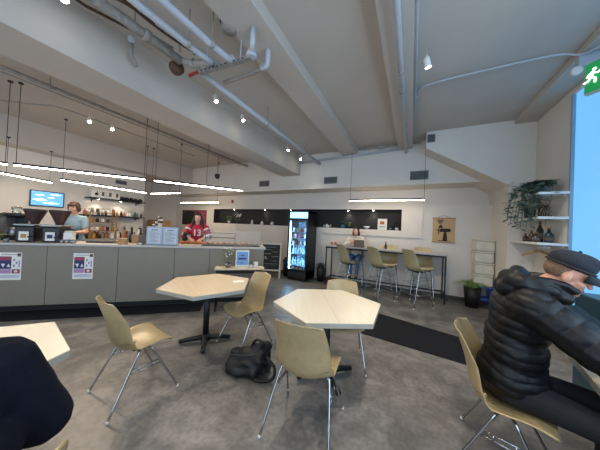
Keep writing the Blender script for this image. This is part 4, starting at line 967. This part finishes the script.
for i, z in enumerate((1.45, 1.82, 2.17)):
    t = thing('corner_shelf', ['lowest white corner shelf carrying dark bottles', 'middle white corner shelf carrying a basket', 'top white corner shelf carrying the trailing plant'][i], 'shelf', (1.9, 5.3, z), 0, 'white corner shelves by the window')
    MB().box(-.31, -.003, -.98, -.003, -.035, 0, bev=.003).build('board', M['white'], t)
    MB().box(-.28, -.003, -.03, -.0035, -.06, -.0355).box(-.03, -.0035, -.9, -.03, -.06, -.0355).build('cleat', M['white'], t)
# trailing plant
t = thing('trailing_plant', 'large trailing plant in grey pot spilling off the top corner shelf', 'plant', (1.73, 4.62, 2.17))
MB().lathe([(.07, 0), (.085, .01), (.095, .14), (.085, .145), (.08, .12)], seg=20).build('pot', M['potg'], t)
g = MB(); random.seed(5); vines = MB()
for k in range(24):
    a = random.uniform(PI * .6, PI * 1.6) if k < 20 else random.uniform(-PI / 3, PI / 2); L = random.uniform(.25, .62) if k < 20 else .12
    R = random.uniform(.1, .3) if k < 20 else random.uniform(.06, .16)
    if k >= 20: pts = [(0, 0, .13), (R * .6 * math.cos(a), R * .9 * math.sin(a), .2), (min(.12, R * math.cos(a)), R * 1.6 * math.sin(a), .14)]
    else: pts = [(0, 0, .12), (R * .5 * math.cos(a), R * .5 * math.sin(a), .19), (R * math.cos(a) - .05, R * math.sin(a), .1), (R * 1.15 * math.cos(a) - .1, R * 1.1 * math.sin(a), .1 - L * .5), (R * 1.1 * math.cos(a) - .14, R * 1.1 * math.sin(a), .08 - L)]
    P = arc(pts, 6); P = [Vector((p.x, p.y, p.z)) for p in P]; vines.tube(P, .003, seg=5)
    for p in P[3:]:
        for _ in range(1 + (p.z > .0)):
            b_ = random.random() * 6.28; d = Vector((math.cos(b_), math.sin(b_), random.uniform(-.6, .4))).normalized(); sd = d.cross(Vector((0, 0, 1))).normalized(); q = random.uniform(.045, .08); p0 = p + d * .01
            if (p0 + d * q * 1.2).x > .155: continue
            g.poly([p0, p0 + d * q * .35 + sd * q * .42, p0 + d * q * .8 + sd * q * .28 + Vector((0, 0, -.004)), p0 + d * q * 1.2 + Vector((0, 0, -.012)), p0 + d * q * .8 - sd * q * .28 + Vector((0, 0, -.004)), p0 + d * q * .35 - sd * q * .42])
vines.build('vines', M['leafd'], t); g.build('foliage', mat('variegated_leaf', '6f8270', .5, noise_amt=.35, scale=25), t)
t = thing('wicker_basket', 'dark oval wicker basket leaning on the middle corner shelf', 'basket', (1.75, 4.62, 1.82))
g = MB()
for k in range(9):
    a = k / 8 * PI; rr = .13
    g.tube([(.0, rr * math.cos(a) , .0 + .0), (.02, rr * 1.1 * math.cos(a), .12 * math.sin(a) + .01), (.04, rr * math.cos(a), .2 * math.sin(a) + .01)], .006, seg=6)
g.build('weave', M['hopper'], t); MB().tube(arc([(0, -.13, .01), (0, -.1, .13), (0, 0, .19), (0, .1, .13), (0, .13, .01)], 5), .012, seg=8).build('rim', M['hopper'], t); MB().box(-.03, .05, -.13, .13, 0, .03, bev=.008).build('base', M['hopper'], t)
plant('dark potted plant in black pot on the middle corner shelf', (1.72, 4.95, 1.82), [(.06, 0), (.07, .15), (.065, .155)], 'potb', leafball(70, .1, .0, .15, .05), 'leafd')
for i, (x, y, h_, r, mm, lab) in enumerate([(1.74, 4.66, .31, .038, 'ink', 'tall dark wine bottle on the lowest corner shelf'), (1.8, 4.56, .2, .05, 'teal', 'squat dark teal bottle right of the tall dark bottle'), (1.72, 4.86, .17, .04, 'hopper', 'amber brown jar left of the tall bottle on the lowest corner shelf'), (1.7, 5.02, .12, .035, 'hopper', 'small brown jar at the left end of the lowest corner shelf'), (1.66, 4.56, .13, .045, 'hopper', 'round brown jar in front of the tall dark bottle')]):
    t = thing('shelf_bottle', lab, 'bottle', (x, y, 1.45), 0, 'bottles on the lowest corner shelf')
    MB().lathe([(r * .9, 0), (r, .01), (r, h_ * .6), (r * .4, h_ * .78), (r * .35, h_)], seg=16).build('body', M[mm], t); MB().lathe([(r * .42, h_), (r * .42, h_ + .02)], seg=12).build('cap', M['gold'], t); MB().lathe([(r * 1.01, h_ * .15), (r * 1.01, h_ * .45)], seg=16).build('paper_label', M['inkg'], t)
# rail and hangers under the lowest shelf
t = thing('coat_rail', 'white rail bracket under the lowest corner shelf', 'rail', (1.6, 0, 1.38)); MB().tube([(.14, 4.4, 0), (.14, 5.2, 0)], .011).build('rod', M['white'], t)
for y in (4.5, 5.1): MB().tube([(.14, y, 0), (.14, y, .034)], .008).build('bracket', M['white'], t)
for i, y in enumerate((4.62, 4.72)):
    t = thing('coat_hanger', ['front wooden coat hanger under the lowest corner shelf', 'rear wooden coat hanger under the lowest corner shelf'][i], 'coat hanger', (1.74, y, 1.38), .25 * i, 'wooden coat hangers on the rail')
    MB().tube([(0, 0, .005), (.012, 0, .02), (.02, 0, 0), (0, 0, -.03), (0, 0, -.06)], .003, seg=6).build('hook', M['steel'], t)
    MB().tube(arc([(-.2, 0, -.14), (-.06, 0, -.085), (0, 0, -.06), (.06, 0, -.085), (.155, 0, -.125)], 4), .011, seg=8).build('shoulders', M['wood'], t)
t = thing('side_box', 'dark green crate on the window counter beyond the man', 'crate', (1.68, 2.75, .98)); MB().box(-.13, .13, -.2, .2, 0, .1, bev=.008).build('crate', M['teal'], t); MB().box(-.11, .11, -.18, .18, .1, .105).build('lid', M['black'], t)

# ------------------------------------------------------------------ people
def V(*a): return Vector(a)
def head_prims(c, R, s=1.0):
    def q(x, y, z): return tuple(c + R @ (Vector((x, y, z)) * s))
    def b_(p, r): return ('b', q(*p), tuple(k * s for k in r), R)
    return [b_((0, -.012, .02), (.074, .093, .092)), b_((0, .03, -.045), (.056, .06, .072)), b_((0, .07, -.093), (.026, .022, .02)), b_((0, .074, .02), (.052, .018, .014)),
            ('c', q(0, .088, .005), .009 * s, q(0, .108, -.03), .013 * s), b_((.036, .055, -.03), (.024, .028, .024)), b_((-.036, .055, -.03), (.024, .028, .024)),
            b_((.076, -.008, -.018), (.010, .02, .031)), b_((-.076, -.008, -.018), (.010, .02, .031)), b_((0, .084, -.058), (.022, .012, .008)), b_((0, .081, -.07), (.02, .012, .008))]
def hand_prims(wr, d, n, side, curl=.5):
    d = Vector(d).normalized(); n = Vector(n); n = (n - d * n.dot(d)).normalized(); a = d.cross(n) * side
    R = Matrix((a, d, n)).transposed(); P = [('b', tuple(wr + d * .045), (.040, .05, .017), R), ('c', tuple(wr), .026, tuple(wr + d * .03), .024)]
    for i, (o, L) in enumerate([(.031, .068), (.0105, .078), (-.0105, .073), (-.031, .057)]):
        p0 = wr + d * .075 + a * o; p1 = wr + d * (.085 + L * .45) + a * o * 1.15 + n * (.012 * curl); d2 = (d * math.cos(curl * 1.3) + n * math.sin(curl * 1.3)); p2 = p1 + d2 * L * .55
        P += [('c', tuple(p0), .0105, tuple(p1), .0092), ('c', tuple(p1), .0092, tuple(p2), .0075)]
    t0 = wr + d * .025 + a * .03; t1 = t0 + (d * .6 + a * .7 + n * .3).normalized() * .04; t2 = t1 + (d + n * .5 * curl + a * .1).normalized() * .032
    return P + [('c', tuple(t0), .014, tuple(t1), .0115), ('c', tuple(t1), .0115, tuple(t2), .009)]
def body_prims(J, g=0.0, parts='all', s=1.0, arm_to=1.0, waist=0):
    """g grows the radii (for clothing)"""
    P = []; hips, chest, neck = J['hips'], J['chest'], J['neck']; sh = J['sh']
    mid = (hips + chest) / 2
    if parts in ('all', 'top'):
        P += [('b', tuple(hips + V(0, 0, .05) * (1 if parts == 'top' else 0)), (.155 * s + g, .115 * s + g, .11 * s + g)), ('b', tuple(mid), ((.135 + waist) * s + g, .1 * s + g, .13 * s + g)), ('b', tuple(chest), (.16 * s + g, .105 * s + g, .14 * s + g))]
        for i in (0, 1):
            P += [('c', tuple(chest + V(0, 0, .02)), .1 * s + g, tuple(sh[i]), .052 * s + g), ('c', tuple(neck - (neck - chest) * .15), .05 * s + g * .6, tuple(sh[i]), .05 * s + g * .7), ('c', tuple(mid), .1 * s + g, tuple(hips), .11 * s + g)]
            el = J['el'][i]; wr = J['wr'][i]
            if arm_to <= .5: e2 = sh[i].lerp(el, arm_to * 2); P += [('c', tuple(sh[i]), .052 * s + g, tuple(e2), .045 * s + g)]
            else:
                P += [('c', tuple(sh[i]), .052 * s + g, tuple(el), .042 * s + g)]
                k = (arm_to - .5) * 2; P += [('c', tuple(el), .042 * s + g, tuple(el.lerp(wr, k)), (.042 - .014 * k) * s + g * (1 if arm_to < 1 else .9))]
    if parts in ('all', 'legs'):
        P += [('b', tuple(hips), (.155 * s + g, .12 * s + g, .1 * s + g))]
        for i in (0, 1):
            hp = hips + V(-.085 if i == 0 else .085, 0, -.02); kn, an = J['kn'][i], J['an'][i]
            P += [('c', tuple(hp), .085 * s + g, tuple(kn), .056 * s + g), ('c', tuple(kn), .056 * s + g, tuple(kn.lerp(an, .35)), .055 * s + g), ('c', tuple(kn.lerp(an, .35)), .055 * s + g, tuple(an), .036 * s + g)]
    return P
def person(name, label, loc, rz, J, R, s=1.0, skin='skin', top='blue', topg=.012, arm_to=.3, legs='denim', vox=.0055, waist=0, hands=None, hs=1.0):
    t = thing(name, label, 'person', loc, rz)
    P = body_prims(J, s=s) + head_prims(J['head'], R, hs) + [('c', tuple(J['head'] + R @ V(0, -.02, -.05) * hs), .05 * s, tuple(J['neck']), .056 * s)]
    for i in (0, 1):
        hd = hands[i]; P += hand_prims(J['wr'][i], hd[0], hd[1], -1 if i == 0 else 1, hd[2]) if True else []
        P += [('c', tuple(J['an'][i]), .036, tuple(J['an'][i] + V(0, .1, -.045)), .028)]
    blobobj('body', P, vox, M[skin], t, smooth=3)
    if top: blobobj('shirt', body_prims(J, g=topg, parts='top', s=s, arm_to=arm_to, waist=waist), .009, M[top], t, smooth=4, disp=lambda c: .004 * noise.noise(c * 16))
    if legs: blobobj('trousers', body_prims(J, g=.012, parts='legs', s=s), .011, M[legs], t, smooth=4, disp=lambda c: .004 * noise.noise(c * 14))
    for i in (0, 1):
        a = J['an'][i]; blobobj('shoe', [('c', tuple(a + V(0, -.03, -.045)), .04, tuple(a + V(0, .12, -.055)), .036), ('c', tuple(a), .042, tuple(a + V(0, -.01, -.04)), .044)], .009, M['blackp'], t)
    h_ = J['head']
    g = MB()
    for sx in (-1, 1): g.ball(h_ + R @ V(sx * .029, .079, .002) * hs, .0115 * hs, M['paper'], sub=2); g.ball(h_ + R @ V(sx * .029, .0865, .001) * hs, .0062 * hs, M['ink'], sub=1)
    g.build('eyes', None, t)
    g = MB(); g.tube([h_ + R @ V(x, .097 - abs(x) * .35, -.064) * hs for x in (-.024, -.012, 0, .012, .024)], .005 * hs, seg=6); g.build('mouth', mat('lips', 'a0564c', .5), t)
    g = MB()
    for sx in (-1, 1): g.tube([h_ + R @ V(sx * x, y, .022) * hs for x, y in ((.014, .092), (.03, .09), (.046, .08))], .0038 * hs, seg=6)
    g.build('eyebrows', M['haird'], t)
    return t
def hp(c, R, p, r): return ('b', tuple(c + R @ V(*p)), r, R)
RX = lambda d: Matrix.Rotation(math.radians(d), 3, 'X')
RZ = lambda d: Matrix.Rotation(math.radians(d), 3, 'Z')

# --- seated man in black puffer jacket and cap (local frame: +y forward, +x his right)
J = dict(hips=V(0, -.03, .55), chest=V(0, .02, .98), neck=V(0, .10, 1.19), sh=[V(-.19, .06, 1.10), V(.19, .06, 1.10)],
         el=[V(-.27, .34, .90), V(.25, .33, .92)], wr=[V(-.12, .57, .88), V(.10, .58, .95)], kn=[V(-.14, .42, .52), V(.14, .42, .52)], an=[V(-.14, .40, .1), V(.14, .36, .1)], head=V(0.0, .21, 1.30))
Rm = RX(-24) @ RZ(4)
MAN = (.645, 1.99, 0)
man = person('seated_man', 'man in black puffer jacket and dark cap seated at right, head bowed', MAN, math.radians(252), J, Rm, s=1.05, top=None, legs='darkp',
             hands=[((.9, .55, .1), (0, -.3, -1), .5), ((-.35, .85, .2), (-.6, 0, -.5), .8)], vox=.005)
def seg_t(c, p0, p1):
    d = p1 - p0; u = max(0, min(1, (c - p0).dot(d) / d.length_squared)); return u, (c - (p0 + d * u)).length
def quilt(c):
    best = None
    segs = [(J['sh'][0], J['el'][0], 0, 4), (J['el'][0], J['wr'][0], 4, 4), (J['sh'][1], J['el'][1], 0, 4), (J['el'][1], J['wr'][1], 4, 4)]
    for a, b_, o, n in segs:
        u, dd = seg_t(c, a, b_)
        if dd < .115 and (best is None or dd < best[0]) and (u > .12 or o): best = (dd, (o + u * n))
    wob = .25 * noise.noise(c * 8)
    if best: ph = best[1] + wob
    else: ph = (c.z + .12 * abs(c.x) + .1 * c.y) / .06 + wob
    return .010 * (abs(math.sin(PI * ph)) ** .45) - .005 + .004 * noise.noise(c * 24)
jp = body_prims(J, g=.052, parts='top', s=1.05, arm_to=1.0, waist=.01)
jp += [('b', (0, 0, .60), (.2, .165, .14)), ('b', (0, -.015, .83), (.185, .15, .2)), ('b', (0, -.0, 1.03), (.2, .145, .14))]
jk = blobobj('puffer_jacket', jp, .008, M['puffer'], man, smooth=5, disp=quilt)
hood = [('c', (-.12, .02, 1.19), .055, (0, -.045, 1.21), .062), ('c', (.12, .02, 1.19), .055, (0, -.045, 1.21), .062), ('c', (.12, .02, 1.19), .055, (.09, .14, 1.17), .042), ('c', (-.12, .02, 1.19), .055, (-.09, .14, 1.17), .042), ('c', (.09, .14, 1.17), .042, (.03, .2, 1.13), .035), ('c', (-.09, .14, 1.17), .042, (-.03, .2, 1.13), .035), ('c', (-.1, -.02, 1.2), .055, (.1, -.02, 1.2), .055), ('b', (0, -.03, 1.17), (.16, .09, .07)), ('c', (-.11, .03, 1.2), .05, (-.085, .14, 1.235), .028), ('c', (.11, .03, 1.2), .05, (.085, .14, 1.235), .028), ('c', (-.085, .14, 1.235), .028, (-.04, .235, 1.19), .022), ('c', (.085, .14, 1.235), .028, (.04, .235, 1.19), .022), ('c', (-.08, .0, 1.24), .05, (.08, .0, 1.24), .05)]
hood = [tuple((tuple(x + (V(0, 0, .02)[i] if False else (.018 if i == 2 else 0)) for i, x in enumerate(q_)) if (isinstance(q_, tuple) and k in (1, 3) and p_[0] == 'c') else q_) for k, q_ in enumerate(p_)) for p_ in hood]
blobobj('hood', hood, .008, M['puffer'], man, smooth=4, disp=lambda c: .010 * noise.noise(c * 16) + .004 * math.sin(c.x * 60))
hc = J['head']
blobobj('hair', [hp(hc, Rm, (0, -.021, .018), (.0752, .0895, .083))], .006, mat('short_hair', '83644f', .8, noise_amt=.2, scale=120), man, smooth=2)
blobobj('beard', [hp(hc, Rm, (0, .034, -.06), (.0575, .06, .06)), hp(hc, Rm, (0, .072, -.094), (.028, .023, .022))], .006, M['stub'], man, smooth=2)
cp = blobobj('cap', [hp(hc, Rm, (0, -.012, .070), (.088, .106, .068)), hp(hc, Rm, (0, -.012, .052), (.084, .103, .035)), hp(hc, Rm, (0, .02, .100), (.07, .075, .04))], .006, mat('cap_wool', '1f222b', .85, bump=.2, scale=60), man, smooth=4)
g = MB()
rows = []
for j in range(5):
    r_ = j / 4; row = []
    for i in range(15):
        a = -1 + 2 * i / 14; x = .078 * a * (1 - .12 * r_); y = .075 * (1 - a * a) ** .5 * .5 + .055 + r_ * .085 * (1 - abs(a) ** 2.5) ** .6; z = .040 - .03 * a * a * r_ - .016 * r_
        row.append((x, y, z))
    rows.append(row)
vt = [[g.bm.verts.new(hc + Rm @ V(*p)) for p in r] for r in rows]; vb = [[g.bm.verts.new(hc + Rm @ V(p[0], p[1], p[2] - .006)) for p in r] for r in rows]
for A, B, fl in ((vt, vt, 0), (vb, vb, 1)):
    for j in range(4):
        for i in range(14): g.bm.faces.new((A[j][i], A[j][i + 1], A[j + 1][i + 1], A[j + 1][i])).smooth = True
for i in range(14): g.bm.faces.new((vt[4][i], vt[4][i + 1], vb[4][i + 1], vb[4][i])); g.bm.faces.new((vt[0][i], vt[0][i + 1], vb[0][i + 1], vb[0][i]))
for j in range(4): g.bm.faces.new((vt[j][0], vt[j + 1][0], vb[j + 1][0], vb[j][0])); g.bm.faces.new((vt[j][14], vt[j + 1][14], vb[j + 1][14], vb[j][14]))
g.build('cap_brim', mat('brim_blue', '151b2a', .7), cp)
MB().ball(hc + Rm @ V(0, -.012, .139), .008).build('cap_button', M['navy'], cp)
MB().tube([hc + Rm @ V(.088 * math.cos(a), -.012 + .106 * math.sin(a), .045) for a in [PI * 2 * k / 24 for k in range(24)]], .006, seg=6, closed=True).build('cap_band', M['ink'], cp)

# --- navy person at the bottom left, back to camera
J = dict(hips=V(0, -.05, .54), chest=V(0, .0, .9), neck=V(0, .04, 1.12), sh=[V(-.19, .0, .99), V(.18, .0, .98)], el=[V(-.29, .08, .72), V(.31, .03, .70)], wr=[V(-.15, .32, .77), V(.15, .32, .77)],
         kn=[V(-.12, .38, .52), V(.12, .38, .52)], an=[V(-.12, .36, .1), V(.12, .36, .1)], head=V(0, .08, 1.27))
nav = person('seated_person', 'person in dark navy sweater with back to the viewer, cut off at the bottom left', (-1.19, .03, .01), math.radians(97), J, RX(-15), top='navy', topg=.045, arm_to=.98, legs='darkp', vox=.006, waist=.06,
             hands=[((.3, 1, -.1), (0, 0, -1), .4), ((-.3, 1, -.1), (0, 0, -1), .4)])
blobobj('hair', [hp(J['head'], RX(-15), (0, -.025, .03), (.082, .092, .09))], .007, M['haird'], nav)

# --- server in light blue shirt
J = dict(hips=V(0, 0, .98), chest=V(0, .02, 1.30), neck=V(0, .03, 1.48), sh=[V(-.15, .02, 1.42), V(.15, .02, 1.42)], el=[V(-.22, .06, 1.18), V(.24, .03, 1.18)], wr=[V(-.1, .27, 1.16), V(.04, .25, 1.14)],
         kn=[V(-.1, .03, .53), V(.1, .03, .53)], an=[V(-.1, 0, .1), V(.1, 0, .1)], head=V(-.0, .06, 1.625))
bp_ = cl(-.93, .95)
Rb = RX(-18) @ RZ(10)
bar = person('server', 'server with brown fringe and light blue t-shirt working behind the grinders', (bp_[0], bp_[1], 0), U + PI + math.radians(-8), J, Rb, s=.9, skin='skin2', top='blue', topg=.014, arm_to=.32, legs='darkp', hs=.95,
             hands=[((.6, .7, -.3), (0, 0, -1), .6), ((-.8, .6, -.2), (0, 0, -1), .6)])
bar.scale = (1.04, 1.04, 1.04)
hc = J['head']
blobobj('hair', [hp(hc, Rb, (0, -.025, .03), (.084, .09, .085)), hp(hc, Rb, (0, .055, .062), (.062, .035, .03)), hp(hc, Rb, (.066, .01, -.01), (.02, .04, .07)), hp(hc, Rb, (-.066, .01, -.01), (.02, .04, .07)), hp(hc, Rb, (0, -.095, -.05), (.05, .04, .06))], .007, M['hairb'], bar, smooth=2)
blobobj('apron', [('b', (0, .1, 1.1), (.13, .05, .14)), ('b', (0, .06, .85), (.17, .1, .2))], .01, M['ink'], bar)

# --- server in red jersey
J = dict(hips=V(0, 0, .98), chest=V(0, .03, 1.30), neck=V(0, .05, 1.47), sh=[V(-.16, .03, 1.41), V(.16, .03, 1.41)], el=[V(-.25, .1, 1.2), V(.26, .1, 1.2)], wr=[V(-.13, .33, 1.17), V(.12, .33, 1.17)],
         kn=[V(-.1, .03, .53), V(.1, .03, .53)], an=[V(-.1, 0, .1), V(.1, 0, .1)], head=V(0, .08, 1.62))
jp_ = cl(1.28, 1.0)
Rj = RX(-16) @ RZ(-6)
js = person('server', 'long dark haired server in red number 13 jersey at the far end of the counter', (jp_[0], jp_[1], 0), U + PI + math.radians(4), J, Rj, s=.92, skin='skin2', top='jersey', topg=.022, arm_to=.6, legs='darkp', hs=.97,
            hands=[((.5, .8, -.3), (0, 0, -1), .7), ((-.5, .8, -.3), (0, 0, -1), .7)])
hc = J['head']
blobobj('hair', [hp(hc, Rj, (0, -.025, .03), (.084, .09, .088)), hp(hc, Rj, (0, .03, .085), (.05, .045, .02)), ('c', tuple(hc + Rj @ V(.068, .0, .02)), .03, (.125, .08, 1.38), .032), ('c', tuple(hc + Rj @ V(-.068, .0, .02)), .03, (-.125, .08, 1.38), .032), ('c', tuple(hc + Rj @ V(0, -.06, .0)), .07, (0, -.06, 1.38), .09)], .008, M['haird'], js, smooth=3)
sl = MB()
for sx in (-1, 1):
    a = V(sx * .16, .03, 1.41); e = V(sx * .25, .1, 1.2)
    sl.tube([a.lerp(e, .82), a.lerp(e, .97)], [.078, .076], M['jwhite'], seg=16); sl.tube([a.lerp(e, .2), a.lerp(e, .32)], [.0805, .0805], M['jwhite'], seg=16)
    wv = V(sx * .13, .33, 1.17); sl.tube([e.lerp(wv, .2), e.lerp(wv, .62)], [.058, .048], M['jwhite'], seg=14)
sl.build('white_sleeve_trim', None, js)
for ch, x in (('1', .045), ('3', -.045)):
    text_mesh('jersey_number', ch, .19, M['jwhite'], js, (x, .175, 1.28), (PI / 2, 0, PI), .004, .004)

# --- customer at the bar table, facing the viewer
J = dict(hips=V(0, -.02, .83), chest=V(0, .03, 1.17), neck=V(0, .06, 1.33), sh=[V(-.16, .04, 1.28), V(.16, .04, 1.28)], el=[V(-.24, .18, 1.10), V(.24, .18, 1.10)], wr=[V(-.09, .3, 1.17), V(.09, .3, 1.17)],
         kn=[V(-.1, .34, .76), V(.1, .34, .76)], an=[V(-.08, .28, .36), V(.08, .28, .36)], head=V(0, .09, 1.47))
Rc = RX(-22)
cu = person('bar_customer', 'dark haired person in cream knit and blue jeans seated at the bar table', (-1.34, 6.02, 0), math.radians(184), J, Rc, s=.9, skin='skin2', top='cream', topg=.02, arm_to=.93, legs='denim', hs=.97, vox=.007,
            hands=[((.3, .5, .4), (1, 0, 0), .9), ((-.3, .5, .4), (-1, 0, 0), .9)])
hc = J['head']
blobobj('hair', [hp(hc, Rc, (0, -.025, .03), (.084, .09, .088)), hp(hc, Rc, (.07, .0, -.05), (.03, .05, .08)), hp(hc, Rc, (-.07, .0, -.05), (.03, .05, .08)), hp(hc, Rc, (0, -.07, -.06), (.07, .04, .08))], .008, M['haird'], cu, smooth=2)
sc_ = dup(st, (-1.34, 6.0, 0), math.radians(184), 'bar stool under the person in cream knit on the wall side')
t = thing('laptop', 'open brown-backed tablet propped on the bar table before the seated customer', 'tablet', (-1.2, 5.74, 1.072), math.radians(10))
MB().box(-.13, .13, -.09, .09, 0, .012, bev=.003).build('base', M['inkg'], t); T = Matrix.Translation((0, -.09, .006)) @ Matrix.Rotation(math.radians(15), 4, 'X')
MB().box(-.13, .13, -.004, .004, 0.008, .19, bev=.002, T=T).build('lid', mat('tan_lid', '8b7461', .5), t)
t = thing('knit_scarf', 'bundled cream scarf lying on the bar table beside the tablet', 'scarf', (-1.48, 5.76, 1.072))
blobobj('folds', [('c', (-.14, 0, .035), .035, (.06, .02, .06), .055), ('c', (-.06, .03, .05), .045, (.13, -.01, .04), .035), ('b', (0, 0, .08), (.08, .06, .045))], .009, M['cream'], t, disp=lambda c: .008 * noise.noise(c * 20)); MB().tube([(-.14, -.03, .012), (-.2, -.06, .008)], .008, seg=6).build('fringe', M['cream'], t)
# phone in the man's hand
f = Vector((-math.sin(math.radians(246.5)), math.cos(math.radians(246.5)), 0)); r_ = Vector((math.cos(math.radians(246.5)), math.sin(math.radians(246.5)), 0))
